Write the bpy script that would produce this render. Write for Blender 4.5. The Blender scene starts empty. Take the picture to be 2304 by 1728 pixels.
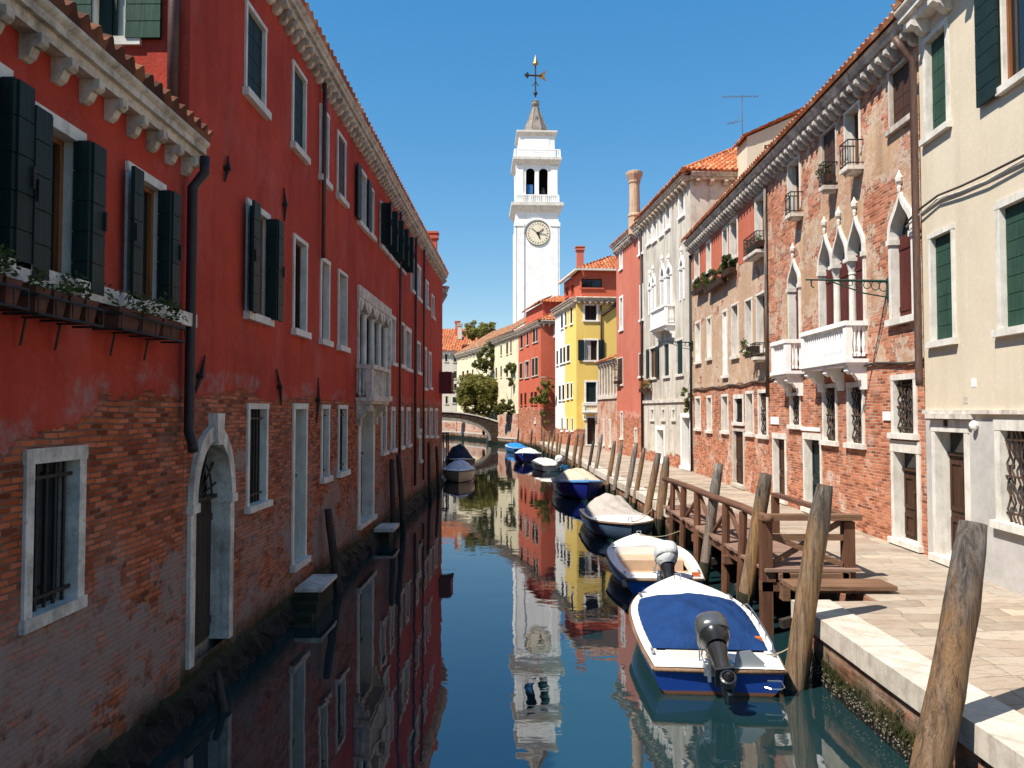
import bpy, math, random
from mathutils import Vector, Matrix
random.seed(7)
SC = bpy.context.scene
COL = SC.collection
rad = math.radians
# ------------------------------------------------------------------ camera model (survey of the photograph)
F, CX, CY, TAN, CAMZ = 1728.0, 1152.0, 864.0, 0.0353, 3.75
TH = math.atan(TAN)
CAM = Vector((0, 0, CAMZ))
def ray(px, py):
    r, u = (px-CX)/F, (CY-py)/F
    return Vector((r, math.cos(TH)-u*math.sin(TH), math.sin(TH)+u*math.cos(TH)))

# ------------------------------------------------------------------ mesh builder
class MB:
    def __init__(s, M=None):
        s.v = []; s.f = []; s.M = M
    def add(s, pts, faces):
        o = len(s.v)
        for p in pts:
            p = Vector(p)
            s.v.append(s.M @ p if s.M else p)
        for f in faces: s.f.append([o+i for i in f])
        return s
    def poly(s, pts): return s.add(pts, [list(range(len(pts)))])
    def box(s, x0, x1, y0, y1, z0, z1):
        if x0 > x1: x0, x1 = x1, x0
        if y0 > y1: y0, y1 = y1, y0
        if z0 > z1: z0, z1 = z1, z0
        return s.add([(x0,y0,z0),(x1,y0,z0),(x1,y1,z0),(x0,y1,z0),(x0,y0,z1),(x1,y0,z1),(x1,y1,z1),(x0,y1,z1)],
              [(0,3,2,1),(4,5,6,7),(0,1,5,4),(1,2,6,5),(2,3,7,6),(3,0,4,7)])
    def obox(s, a, b, w, h):
        """beam of section w x h from a to b"""
        a = Vector(a); b = Vector(b); t = (b-a).normalized()
        up = Vector((0,0,1)) if abs(t.z) < .95 else Vector((0,1,0))
        r = t.cross(up).normalized(); q = r.cross(t)
        pts = []
        for c in (a, b):
            for i, j in ((-1,-1),(1,-1),(1,1),(-1,1)): pts.append(c + r*(w/2*i) + q*(h/2*j))
        return s.add(pts, [(0,1,2,3),(7,6,5,4),(0,4,5,1),(1,5,6,2),(2,6,7,3),(3,7,4,0)])
    def tube(s, pts, rr, n=8, cap=True, jit=0):
        pts = [Vector(p) for p in pts]
        if not isinstance(rr, (list, tuple)): rr = [rr]*len(pts)
        rings = []; last = None
        for i, p in enumerate(pts):
            t = (pts[min(i+1, len(pts)-1)]-pts[max(i-1, 0)]).normalized()
            if last is None:
                up = Vector((0,0,1)) if abs(t.z) < .9 else Vector((1,0,0))
                last = t.cross(up).normalized()
            r = (last - t*last.dot(t)).normalized(); last = r
            q = t.cross(r)
            rings.append([p + (r*math.cos(2*math.pi*k/n)+q*math.sin(2*math.pi*k/n))*rr[i]*(1+random.uniform(-jit, jit)) for k in range(n)])
        v = [p for R in rings for p in R]; f = []
        for i in range(len(rings)-1):
            for k in range(n):
                f.append((i*n+k, i*n+(k+1)%n, (i+1)*n+(k+1)%n, (i+1)*n+k))
        if cap:
            f.append(list(range(n))[::-1]); f.append([(len(rings)-1)*n+k for k in range(n)])
        return s.add(v, f)
    def lathe(s, prof, c=(0,0,0), n=12, sx=1, sy=1, a0=0):
        v = []; f = []
        for r, z in prof:
            for k in range(n):
                a = 2*math.pi*k/n+a0
                v.append((c[0]+r*sx*math.cos(a), c[1]+r*sy*math.sin(a), c[2]+z))
        for i in range(len(prof)-1):
            for k in range(n):
                f.append((i*n+k, i*n+(k+1)%n, (i+1)*n+(k+1)%n, (i+1)*n+k))
        f.append(list(range(n))[::-1]); f.append([(len(prof)-1)*n+k for k in range(n)])
        return s.add(v, f)
    def prism(s, outl, y0, y1):
        """outline in x,z, extruded along y"""
        n = len(outl)
        return s.add([(x,y0,z) for x,z in outl]+[(x,y1,z) for x,z in outl],
              [list(range(n)), [n+i for i in range(n)][::-1]]+[(i,n+i,n+(i+1)%n,(i+1)%n) for i in range(n)])
    def slab(s, outl, z0, z1):
        n = len(outl)
        return s.add([(x,y,z1) for x,y in outl]+[(x,y,z0) for x,y in outl],
              [list(range(n)), [n+i for i in range(n)][::-1]]+[(i,n+i,n+(i+1)%n,(i+1)%n) for i in range(n)])
    def build(s, name, mat, parent=None, smooth=False, local=None):
        me = bpy.data.meshes.new(name)
        me.from_pydata([tuple(p) for p in s.v], [], s.f); me.update()
        if smooth:
            for p in me.polygons: p.use_smooth = True
        if mat: me.materials.append(mat)
        o = bpy.data.objects.new(name, me); COL.objects.link(o)
        if parent: o.parent = parent
        return o

def tag(o, label=None, cat=None, group=None, kind=None):
    if label: o['label'] = label
    if cat: o['category'] = cat
    if group: o['group'] = group
    if kind: o['kind'] = kind
    return o
def empty(name, loc, rz=0, **k):
    o = bpy.data.objects.new(name, None); COL.objects.link(o)
    o.location = loc; o.rotation_euler = (0, 0, rz); o.empty_display_size = .3
    return tag(o, **k)

# ------------------------------------------------------------------ materials
class NB:
    def __init__(s, name):
        s.m = bpy.data.materials.new(name); s.m.use_nodes = True
        s.t = s.m.node_tree; s.t.nodes.clear()
        s.out = s.n('ShaderNodeOutputMaterial'); s.b = s.n('ShaderNodeBsdfPrincipled')
        s.t.links.new(s.b.outputs[0], s.out.inputs[0])
        s.tc = s.n('ShaderNodeTexCoord')
        s.obj = s.tc.outputs['Object']
    def n(s, ty, **k):
        x = s.t.nodes.new(ty)
        for a, b in k.items(): setattr(x, a, b)
        return x
    def put(s, sock, v):
        if isinstance(v, bpy.types.NodeSocket): s.t.links.new(v, sock)
        elif isinstance(v, (tuple, list)) and len(v) == 3 and sock.type == 'RGBA': sock.default_value = (*v, 1)
        else: sock.default_value = v
    def math(s, op, a, b=0.0, c=None, clamp=False):
        x = s.n('ShaderNodeMath', operation=op, use_clamp=clamp)
        s.put(x.inputs[0], a); s.put(x.inputs[1], b)
        if c is not None: s.put(x.inputs[2], c)
        return x.outputs[0]
    def mix(s, f, a, b, bt='MIX'):
        x = s.n('ShaderNodeMix', data_type='RGBA', blend_type=bt)
        s.put(x.inputs[0], f); s.put(x.inputs[6], a); s.put(x.inputs[7], b)
        return x.outputs[2]
    def map(s, vec, sc=(1,1,1), loc=(0,0,0), rot=(0,0,0)):
        x = s.n('ShaderNodeMapping'); s.put(x.inputs[0], vec)
        x.inputs[1].default_value = loc; x.inputs[2].default_value = rot; x.inputs[3].default_value = sc
        return x.outputs[0]
    def noise(s, sc, vec=None, det=4, rough=.55, col=False, dist=0):
        x = s.n('ShaderNodeTexNoise'); s.put(x.inputs['Vector'], vec or s.obj)
        x.inputs['Scale'].default_value = sc; x.inputs['Detail'].default_value = det
        x.inputs['Roughness'].default_value = rough; x.inputs['Distortion'].default_value = dist
        return x.outputs['Color' if col else 'Fac']
    def step(s, v, a, b):
        x = s.n('ShaderNodeMapRange', clamp=True); s.put(x.inputs[0], v)
        x.inputs[1].default_value = a; x.inputs[2].default_value = b
        return x.outputs[0]
    def xyz(s, vec=None):
        x = s.n('ShaderNodeSeparateXYZ'); s.put(x.inputs[0], vec or s.obj); return x.outputs
    def comb(s, x, y, z=0.0):
        c = s.n('ShaderNodeCombineXYZ'); s.put(c.inputs[0], x); s.put(c.inputs[1], y); s.put(c.inputs[2], z); return c.outputs[0]
    def bump(s, h, st=.5, d=.02):
        x = s.n('ShaderNodeBump'); s.put(x.inputs['Height'], h)
        x.inputs['Strength'].default_value = st; x.inputs['Distance'].default_value = d
        s.t.links.new(x.outputs[0], s.b.inputs['Normal'])
    def done(s, col, rough=.85, spec=.25, metal=0):
        s.put(s.b.inputs['Base Color'], col); s.put(s.b.inputs['Roughness'], rough)
        s.put(s.b.inputs['Specular IOR Level'], spec); s.b.inputs['Metallic'].default_value = metal
        return s.m

def plain(name, a, b=None, sc=6, rough=.8, spec=.3, metal=0, bump=.15, st=(1,1,1), bd=.01):
    N = NB(name); b = b or tuple(c*.72 for c in a)
    v = N.map(N.obj, st)
    f = N.step(N.noise(sc, v, 6, .6), .35, .68)
    N.bump(N.noise(sc*4, v, 4), bump, bd)
    return N.done(N.mix(f, b, a), rough, spec, metal)

def brickcol(N, c1, c2, mort, w=.25, h=.072, seed=0):
    o = N.xyz()
    u = N.math('ADD', o[0], o[1])
    wob = N.noise(1.2, N.obj, 2); wob2 = N.noise(9, N.obj, 2)
    z = N.math('ADD', o[2], N.math('ADD', N.math('MULTIPLY', wob, .05), N.math('MULTIPLY', wob2, .016)))
    u2 = N.math('ADD', u, N.math('MULTIPLY', wob2, .03))
    x = N.n('ShaderNodeTexBrick'); N.put(x.inputs['Vector'], N.comb(u2, z))
    N.put(x.inputs['Color1'], (0, 0, 0)); N.put(x.inputs['Color2'], (1, 1, 1)); N.put(x.inputs['Mortar'], (.5, .5, .5))
    x.inputs['Scale'].default_value = 1; x.inputs['Mortar Size'].default_value = .0095
    x.inputs['Mortar Smooth'].default_value = .3; x.inputs['Bias'].default_value = 0
    x.inputs['Brick Width'].default_value = w; x.inputs['Row Height'].default_value = h
    t = N.xyz(x.outputs[0])[0]
    rp = N.n('ShaderNodeValToRGB'); cr = rp.color_ramp; cr.interpolation = 'LINEAR'
    st = ((0, tuple(c*.42 for c in c2)), (.22, c2), (.5, c1), (.72, tuple(min(1, c*1.25+.01) for c in c1)), (.88, tuple(min(1, c*1.3+.045) for c in c1)), (1, tuple(min(1, c*.6+.02) for c in c2)))
    for q, (p_, c_) in enumerate(st):
        e_ = cr.elements[q] if q < 2 else cr.elements.new(p_)
        e_.position = p_; e_.color = (*c_, 1)
    N.put(rp.inputs[0], t)
    col = N.mix(N.math('MULTIPLY', N.noise(40, None, 4, .7), .35), rp.outputs[0], tuple(c*.5 for c in c2))
    mm = N.mix(N.step(N.noise(2.3, None, 5, .7), .4, .6), tuple(c*.45 for c in mort), mort)
    col = N.mix(x.outputs['Fac'], col, mm)
    big = N.step(N.noise(.9, None, 5, .65), .35, .7)
    col = N.mix(N.math('MULTIPLY', big, .35), col, tuple(c*.5 for c in c2))
    return col, x.outputs['Fac'], o

def wallmat(name, st1, st2, brick=None, edge=None, amp=1.2, patch=None, salt=None, saltc=(.38,.33,.3),
            algae=None, streak=.35, seed=0, xsplit=None, low=None, patchlo=None, grime=None, eshift=None, ghost=0, remnant=None, blotch=.28):
    """painted render over brick: edge = height below which the bricks are bare, patch = noise threshold of bare patches above"""
    N = NB(name)
    o = N.xyz()
    base = N.map(N.obj, loc=(seed*3.1, seed*1.7, seed*.9))
    f1 = N.step(N.noise(.55, base, 6, .65), .32, .68)
    col = N.mix(f1, st1, st2)
    vs = N.comb(N.math('MULTIPLY', N.math('ADD', o[0], o[1]), 2.6), N.math('MULTIPLY', o[2], .22), seed*1.3)
    sm = N.step(N.noise(1, vs, 5, .6), .48, .78)
    col = N.mix(N.math('MULTIPLY', sm, streak), col, tuple(c*.45 for c in st2))
    fd = N.step(N.noise(1, N.comb(N.math('MULTIPLY', N.math('ADD', o[0], o[1]), .9), N.math('MULTIPLY', o[2], .5), seed*2.0), 9, .7), .52, .66)
    col = N.mix(N.math('MULTIPLY', fd, blotch), col, tuple(c*.75+.085 for c in st1))
    fm = N.step(N.noise(14, base, 5, .7), .5, .8)
    col = N.mix(N.math('MULTIPLY', fm, .3), col, tuple(min(1, c*1.35+.02) for c in st1))
    if grime:
        gm = N.step(N.noise(1.7, base, 8, .72), .52, .68)
        col = N.mix(N.math('MULTIPLY', gm, .8), col, grime)
    if xsplit:
        xs, c2 = xsplit
        w = N.math('ADD', o[0], N.math('MULTIPLY', N.noise(.8, base, 4), 1.2))
        col = N.mix(N.step(w, xs, xs+.1), c2, col)
    if blotch > .3:
        dk = N.step(N.noise(1, N.comb(N.math('MULTIPLY', N.math('ADD', o[0], o[1]), .7), N.math('MULTIPLY', o[2], .35), seed+5.0), 8, .68), .50, .70)
        col = N.mix(N.math('MULTIPLY', dk, .5), col, tuple(c*.55 for c in st2))
    h = N.math('MULTIPLY', N.noise(22, base, 5, .65), .5)
    if low:
        lz, lc, lc2 = low
        g = N.mix(N.step(N.noise(2, base, 6, .7), .35, .65), lc, lc2)
        col = N.mix(N.step(o[2], lz, lz+.02), g, col)
    if brick:
        bc, bf, _ = brickcol(N, *brick, seed=seed)
        if salt:
            s_ = N.noise(1.1, base, 9, .7)
            sl = N.step(s_, salt, salt+.09)
            hz = N.step(o[2], (edge or 3)*.78, (edge or 3)*.45)
            fine = N.step(N.noise(9, base, 6, .75), .36, .6)
            sl = N.math('MULTIPLY', N.math('MULTIPLY', sl, N.math('ADD', N.math('MULTIPLY', hz, .75), .25)), fine)
            bc = N.mix(N.math('MULTIPLY', sl, .85), bc, saltc)
        if ghost:
            gw = N.step(N.noise(1.1, N.map(base, loc=(3, 7, 1)), 6, .7), .38, .62)
            col = N.mix(N.math('MULTIPLY', gw, ghost), col, bc)
        rm_ = None
        if remnant:
            rn = N.math('ADD', N.noise(.62, N.map(base, loc=(5, 2, 8)), 10, .68), N.math('MULTIPLY', N.step(o[2], 2.7, .9), .09))
            rm_ = N.math('MULTIPLY', N.step(rn, remnant, remnant+.02), N.step(N.noise(6, base, 6, .75), .33, .5))
            bc = N.mix(N.math('MULTIPLY', rm_, .88), bc, N.mix(N.noise(3, base, 6, .7), (.19,.135,.12), (.33,.265,.24)))
        m = None
        if edge is not None:
            zz = N.math('ADD', o[2], N.math('MULTIPLY', N.math('SUBTRACT', N.noise(.7, base, 9, .62), .5), -2*amp))
            if eshift:
                zz = N.math('ADD', zz, N.math('MULTIPLY', N.step(o[0], eshift[0], eshift[1]), eshift[2]))
            m = N.step(zz, edge+.03, edge-.03)
            rim = N.math('MULTIPLY', N.step(zz, edge+.3, edge+.22), N.step(N.noise(1.3, base, 3), .45, .55))
            col = N.mix(N.math('MULTIPLY', N.math('MULTIPLY', rim, .6), N.step(N.noise(7, base, 5, .7), .35, .6)), col, saltc)
        if patch is not None:
            pn = N.noise(.8, N.map(base, loc=(9, 4, 2)), 10, .72)
            pm = N.step(pn, patch, patch+.012)
            rim = N.step(pn, patch-.05, patch-.03)
            col = N.mix(N.math('MULTIPLY', rim, .35), col, saltc)
            m = pm if m is None else N.math('MAXIMUM', m, pm)
        col = N.mix(m, col, bc)
        h = N.mix(m, N.math('ADD', h, 1.6), N.math('SUBTRACT', N.math('MULTIPLY', N.noise(30, base, 3), .4), N.math('MULTIPLY', bf, .9)))
    if algae is not None:
        za = N.math('ADD', o[2], N.math('MULTIPLY', N.math('SUBTRACT', N.noise(1.6, base, 7, .7), .5), .6))
        col = N.mix(N.step(za, algae+.25, algae-.1), col, N.mix(N.noise(5, base, 5), (.012,.014,.007), (.05,.05,.022)))
        col = N.mix(N.step(za, algae-.1, algae-.3), col, N.mix(N.step(N.noise(28, base, 3), .5, .7), (.006,.007,.006), (.05,.05,.045)))
    N.bump(h, .55 if brick else .16, .03)
    return N.done(col, .92, .12)

def stonemat(name, a, b, dirt=.5, sc=2.2, joint=None):
    N = NB(name)
    o = N.xyz()
    f = N.step(N.noise(sc, None, 8, .7), .42, .72)
    col = N.mix(N.math('MULTIPLY', f, dirt), a, b)
    v = N.comb(N.math('MULTIPLY', N.math('ADD', o[0], o[1]), 5), N.math('MULTIPLY', o[2], .7))
    col = N.mix(N.math('MULTIPLY', N.step(N.noise(1.4, v, 5, .65), .5, .75), dirt*.8), col, tuple(c*.5 for c in b))
    col = N.mix(N.math('MULTIPLY', N.step(N.noise(24, None, 4), .6, .75), dirt*.5), col, b)
    N.bump(N.noise(30, None, 6, .7), .3, .012)
    return N.done(col, .8, .25)

def towermat():
    N = NB('white_tower_stone'); o = N.xyz()
    col = N.mix(N.step(N.noise(.6, None, 8, .7), .4, .7), (.88,.87,.85), (.74,.725,.70))
    fz = N.math('FRACT', N.math('MULTIPLY', o[2], 1.6))
    col = N.mix(N.math('MULTIPLY', N.step(fz, .06, .0), .22), col, (.42,.40,.37))
    v = N.comb(N.math('MULTIPLY', N.math('ADD', o[0], o[1]), 1.7), N.math('MULTIPLY', o[2], .12))
    col = N.mix(N.math('MULTIPLY', N.step(N.noise(1, v, 6, .7), .54, .75), .5), col, (.50,.48,.44))
    N.bump(N.noise(9, None, 4), .2, .02)
    return N.done(col, .85, .2)
def woodmat(name, a, b, axis='z', rough=.8, grain=18, crack=.6):
    N = NB(name)
    sc = {'z': (grain, grain, 1.2), 'y': (grain, 1.2, grain), 'x': (1.2, grain, grain)}[axis]
    v = N.map(N.obj, sc)
    g = N.noise(1, v, 6, .7, dist=.6)
    col = N.mix(N.step(g, .32, .68), b, a)
    big = N.step(N.noise(1.1, None, 5, .7), .4, .65)
    col = N.mix(N.math('MULTIPLY', big, .55), col, tuple((x+y)*.30 for x, y in zip(a, b)))
    col = N.mix(N.math('MULTIPLY', N.step(g, .36, .28), crack), col, tuple(c*.25 for c in b))
    N.bump(g, .6, .02)
    return N.done(col, rough, .2)

M = {}
M['stone'] = stonemat('istrian_stone', (.70,.67,.61), (.36,.32,.265), .6)
M['stone_shade'] = stonemat('weathered_stone', (.70,.64,.57), (.19,.155,.13), .8, 3)
M['cornice'] = stonemat('cornice_stone', (.62,.54,.44), (.17,.13,.095), .9, 3)
M['cornice_dark'] = stonemat('sooty_cornice', (.60,.56,.51), (.09,.08,.07), .95, 2.5)
M['white'] = stonemat('white_plaster', (.86,.85,.83), (.55,.52,.48), .35)
M['glass'] = NB('window_glass').done((.012,.014,.016), .08, .6)
M['void'] = plain('painted_interior_shade', (.012,.011,.01), rough=.95, spec=0)  # near-black colour standing in for the shade inside openings
M['curtain'] = plain('net_curtain', (.5,.47,.42), (.3,.28,.25), st=(14,14,.3), sc=2)
M['green'] = woodmat('dark_green_paint', (.012,.030,.026), (.007,.017,.016), rough=.55, crack=.3)
M['green2'] = woodmat('weathered_green_paint', (.035,.085,.058), (.016,.045,.032), rough=.7, crack=.4)
M['grn_grey'] = woodmat('grey_green_paint', (.10,.13,.12), (.07,.09,.085), rough=.6, crack=.3)
M['brown'] = woodmat('dark_brown_wood', (.085,.038,.022), (.035,.017,.011), rough=.6)
M['maroon'] = woodmat('maroon_paint', (.12,.028,.022), (.07,.016,.014), rough=.65)
M['redwood'] = woodmat('faded_red_shutter', (.20,.05,.045), (.11,.03,.03), rough=.7)
M['casement'] = woodmat('varnished_casement', (.32,.13,.05), (.16,.06,.025), rough=.45)
M['iron'] = plain('wrought_iron', (.03,.026,.022), (.012,.011,.01), rough=.6)
M['rust'] = plain('rusty_iron', (.10,.055,.035), (.035,.022,.016), rough=.8)
M['pipe'] = plain('brown_downpipe', (.12,.07,.052), (.075,.042,.032), rough=.5, st=(4,4,.6))
M['pipe_dark'] = plain('dark_downpipe', (.035,.022,.022), (.018,.012,.014), rough=.5)
M['pipe_red'] = plain('copper_downpipe', (.12,.05,.04), (.07,.03,.026), rough=.45)
M['cable'] = plain('old_cable', (.06,.05,.04), rough=.8)
M['lampgreen'] = plain('green_ironwork', (.015,.055,.042), rough=.5)
M['terracotta'] = plain('terracotta', (.13,.05,.03), (.06,.026,.018), rough=.85)
def tilemat(name, a, b, c):
    N = NB(name)
    v = N.n('ShaderNodeTexVoronoi'); N.put(v.inputs['Vector'], N.map(N.obj, (4.2, 4.2, 4.2))); v.inputs['Scale'].default_value = 1
    r = N.xyz(v.outputs['Color'])
    col = N.mix(r[0], a, b)
    col = N.mix(N.step(r[1], .7, .95), col, c)
    col = N.mix(N.math('MULTIPLY', N.step(N.noise(1.3, None, 6, .7), .45, .7), .6), col, tuple(x*.4 for x in b))
    N.bump(N.noise(18, None, 4), .4, .02)
    return N.done(col, .9, .15)
M['tile'] = tilemat('roof_tiles', (.50,.165,.065), (.30,.085,.04), (.62,.32,.17))
M['tile_shaded'] = tilemat('shaded_roof_tiles', (.17,.06,.035), (.07,.03,.02), (.25,.10,.05))  # eaves shade painted in: a darker copy of the roof tiles
M['tile_old'] = tilemat('old_roof_tiles', (.36,.17,.09), (.20,.09,.05), (.42,.28,.18))
BR_L = ((.50,.125,.046), (.31,.070,.028), (.21,.135,.10), .21, .058)
BR_R = ((.53,.185,.092), (.39,.115,.058), (.52,.42,.32))
M['red_low'] = wallmat('red_render_low', (.47,.060,.036), (.31,.040,.026), BR_L, edge=3.3, amp=.9, salt=.47, remnant=.585, blotch=.5, saltc=(.27,.215,.20), algae=.42, seed=1, streak=.3, eshift=(4.2, 7.6, -.75))
M['red_tall'] = wallmat('red_render_tall', (.50,.068,.040), (.34,.045,.029), BR_L, edge=3.98, amp=.3, salt=.45, remnant=.60, blotch=.5, saltc=(.27,.21,.195), algae=.50, seed=2, streak=.45)
M['cream'] = wallmat('cream_render', (.63,.55,.425), (.57,.49,.365), low=(3.62, (.50,.48,.455), (.38,.365,.345)), seed=3, streak=.22)
M['palazzo'] = wallmat('flaking_render', (.55,.385,.245), (.40,.26,.16), BR_R, edge=4.75, amp=.35, patch=.50, ghost=.6, salt=.52, saltc=(.62,.55,.47), seed=4, streak=.65, grime=(.33,.245,.185))
M['palazzo_far'] = wallmat('pinkish_render', (.54,.385,.255), (.42,.29,.19), BR_R, edge=4.75, amp=.25, patch=.575, ghost=.3, salt=.5, saltc=(.64,.56,.48), seed=5, streak=.4, grime=(.36,.26,.19))
M['red_panel'] = wallmat('red_panel_render', (.50,.145,.085), (.42,.115,.07), seed=6, streak=.3)
M['greywhite'] = wallmat('grey_white_render', (.62,.58,.51), (.44,.39,.32), BR_R, edge=1.4, amp=1.2, saltc=(.5,.46,.4), seed=7, streak=1.0, grime=(.34,.29,.22))
M['pinkred'] = wallmat('pink_red_render', (.52,.17,.115), (.45,.13,.085), BR_R, edge=3.4, amp=1.0, saltc=(.55,.42,.35), seed=8, streak=.3)
M['yellow'] = wallmat('yellow_render', (.80,.57,.16), (.76,.52,.13), BR_R, edge=2.2, amp=.5, saltc=(.65,.55,.4), seed=9, streak=.15, xsplit=(4.6, (.80,.77,.68)))
M['farred'] = wallmat('salmon_red_render', (.53,.13,.07), (.47,.105,.058), BR_R, edge=3.9, amp=.8, salt=.5, saltc=(.6,.46,.38), algae=.5, seed=10, streak=.25)
M['attic'] = wallmat('attic_red_render', (.50,.12,.07), (.44,.10,.06), seed=11, streak=.25)
M['ochre'] = wallmat('pale_yellow_render', (.74,.66,.46), (.66,.57,.39), seed=12, streak=.4, grime=(.5,.42,.3))
M['palegrey'] = wallmat('pale_grey_render', (.60,.56,.50), (.53,.49,.43), seed=13, streak=.3)
M['gardenbrick'] = wallmat('garden_brick', (.5,.3,.2), (.4,.25,.18), BR_R, edge=9, amp=.2, salt=.42, saltc=(.6,.5,.42), algae=.45, seed=14)
M['quay'] = wallmat('quay_brick', (.5,.3,.2), (.4,.25,.18), ((.40,.14,.075), (.30,.095,.05), (.33,.27,.21)), edge=9, amp=.1, salt=.44, saltc=(.30,.255,.20), algae=.36, seed=15)
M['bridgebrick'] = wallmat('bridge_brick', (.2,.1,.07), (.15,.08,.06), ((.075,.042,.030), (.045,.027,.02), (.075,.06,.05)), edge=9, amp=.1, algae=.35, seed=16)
M['chim'] = stonemat('chimney_render', (.52,.36,.24), (.30,.19,.12), .6)
# paving of squared slabs
def pavemat():
    N = NB('stone_paving')
    o = N.xyz(N.map(N.obj, rot=(0, 0, rad(3))))
    w = N.noise(.8, None, 3, .6); w2 = N.noise(5, None, 4, .6)
    x = N.n('ShaderNodeTexBrick')
    N.put(x.inputs['Vector'], N.comb(N.math('ADD', o[0], N.math('MULTIPLY', w, .5)), N.math('ADD', N.math('ADD', o[1], N.math('MULTIPLY', w, .55)), N.math('MULTIPLY', w2, .035))))
    N.put(x.inputs['Color1'], (0, 0, 0)); N.put(x.inputs['Color2'], (1, 1, 1)); N.put(x.inputs['Mortar'], (.3, .3, .3))
    x.inputs['Scale'].default_value = 1; x.inputs['Mortar Size'].default_value = .007; x.inputs['Brick Width'].default_value = .74; x.inputs['Row Height'].default_value = .37
    x.inputs['Mortar Smooth'].default_value = .8; x.offset = .37; x.squash = 1.5; x.squash_frequency = 3
    rp = N.n('ShaderNodeValToRGB'); cr = rp.color_ramp
    for q, (p_, c_) in enumerate(((0, (.22,.165,.12)), (.3, (.33,.255,.19)), (.55, (.40,.325,.25)), (.8, (.30,.25,.205)), (1, (.47,.385,.29)))):
        e_ = cr.elements[q] if q < 2 else cr.elements.new(p_)
        e_.position = p_; e_.color = (*c_, 1)
    N.put(rp.inputs[0], N.xyz(x.outputs[0])[0])
    col = N.mix(N.math('MULTIPLY', N.step(N.noise(1.2, None, 9, .72), .38, .66), .6), rp.outputs[0], (.40,.35,.29))
    col = N.mix(N.math('MULTIPLY', N.step(N.noise(3.2, N.map(N.obj, (1, 3.5, 1)), 8, .74), .52, .66), .6), col, (.19,.14,.10))
    col = N.mix(N.math('MULTIPLY', N.step(N.noise(38, None, 4, .7), .52, .72), .4), col, (.16,.125,.10))
    jt = N.math('MULTIPLY', x.outputs['Fac'], N.step(N.noise(2.1, None, 4, .6), .3, .6))
    col = N.mix(N.math('MULTIPLY', jt, .8), col, (.12,.095,.07))
    vc = N.n('ShaderNodeTexVoronoi', feature='DISTANCE_TO_EDGE'); N.put(vc.inputs['Vector'], N.map(N.noise(2, None, 3, .6, col=True), (9, 9, 9))); vc.inputs['Scale'].default_value = .55
    N.bump(N.math('SUBTRACT', N.math('MULTIPLY', N.noise(11, N.map(N.obj, (1, 2.2, 1)), 8, .72), .8), x.outputs['Fac']), .7, .02)
    return N.done(col, .85, .2)
M['pave'] = pavemat()
M['kerb'] = stonemat('kerb_stone', (.55,.495,.425), (.24,.20,.155), .65, 3)
def polemat(name, mid, dark, head, zh, gold=None):
    N = NB(name); o = N.xyz()
    v = N.map(N.obj, (15, 15, .9)); g = N.noise(1, v, 8, .72, dist=.9)
    fine = N.noise(1, N.map(N.obj, (60, 60, 2.5)), 4, .7)
    col = N.mix(N.step(g, .40, .60), dark, mid)
    if gold: col = N.mix(N.math('MULTIPLY', N.step(N.noise(1, N.map(N.obj, (7, 7, .8), loc=(2,5,1)), 5, .65), .47, .60), N.step(o[2], .25, .8)), col, gold)
    zz = N.math('ADD', o[2], N.math('MULTIPLY', N.math('SUBTRACT', N.noise(1, N.map(N.obj, (9, 9, 1.5)), 4, .7), .5), 1.6))
    hd = N.mix(N.step(g, .38, .6), tuple(c*.3 for c in head), head)
    col = N.mix(N.step(zz, zh-.25, zh+.2), col, hd)
    col = N.mix(N.math('MULTIPLY', N.step(g, .37, .33), .85), col, (.012,.009,.007))
    col = N.mix(N.math('MULTIPLY', N.step(fine, .42, .34), .6), col, tuple(c*.3 for c in dark))
    N.bump(N.math('ADD', g, N.math('MULTIPLY', fine, .35)), 1, .045)
    return N.done(col, .85, .15)
M['pole'] = polemat('weathered_pole', (.25,.165,.105), (.10,.062,.04), (.185,.155,.135), 2.05, (.24,.14,.07))
M['pole_gold'] = polemat('worn_golden_pole', (.27,.185,.115), (.11,.07,.045), (.16,.13,.105), 2.15, (.33,.185,.075))
M['pole_grey'] = polemat('silvered_pole', (.26,.21,.17), (.11,.085,.066), (.24,.215,.19), 1.6)
M['pole_wet'] = woodmat('dark_wet_pole', (.075,.055,.045), (.03,.024,.021), 'z', grain=16)
M['deck'] = woodmat('deck_planks', (.30,.19,.145), (.19,.115,.088), 'x', grain=22)
M['railwood'] = woodmat('rail_timber', (.165,.075,.042), (.07,.033,.021), 'z', grain=20)
M['railwood_y'] = woodmat('rail_timber_long', (.19,.095,.06), (.09,.045,.03), 'y', grain=20)
M['railwood_x'] = woodmat('rail_timber_cross', (.24,.135,.08), (.12,.065,.04), 'x', grain=20)
SUN_E, SKY_S, SKY_SAT, EXPO, WATER_BUMP = 3.8, .15, 2.02, 1.16, .07
# ------------------------------------------------------------------ houses
def cut_grid(mb, L, z0, z1, holes, y=0.0):
    us = sorted({0.0, L, *[h[0] for h in holes], *[h[2] for h in holes]}); zs = sorted({z0, z1, *[h[1] for h in holes], *[h[3] for h in holes]})
    us = [u for u in us if 0 <= u <= L]; zs = [z for z in zs if z0 <= z <= z1]
    idx = {}
    pts = []
    for i, u in enumerate(us):
        for j, z in enumerate(zs):
            idx[i, j] = len(pts); pts.append((u, y, z))
    fs = []
    for i in range(len(us)-1):
        for j in range(len(zs)-1):
            uc, zc = (us[i]+us[i+1])/2, (zs[j]+zs[j+1])/2
            if any(h[0] < uc < h[2] and h[1] < zc < h[3] for h in holes): continue
            fs.append((idx[i, j], idx[i+1, j], idx[i+1, j+1], idx[i, j+1]))
    mb.add(pts, fs)

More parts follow.
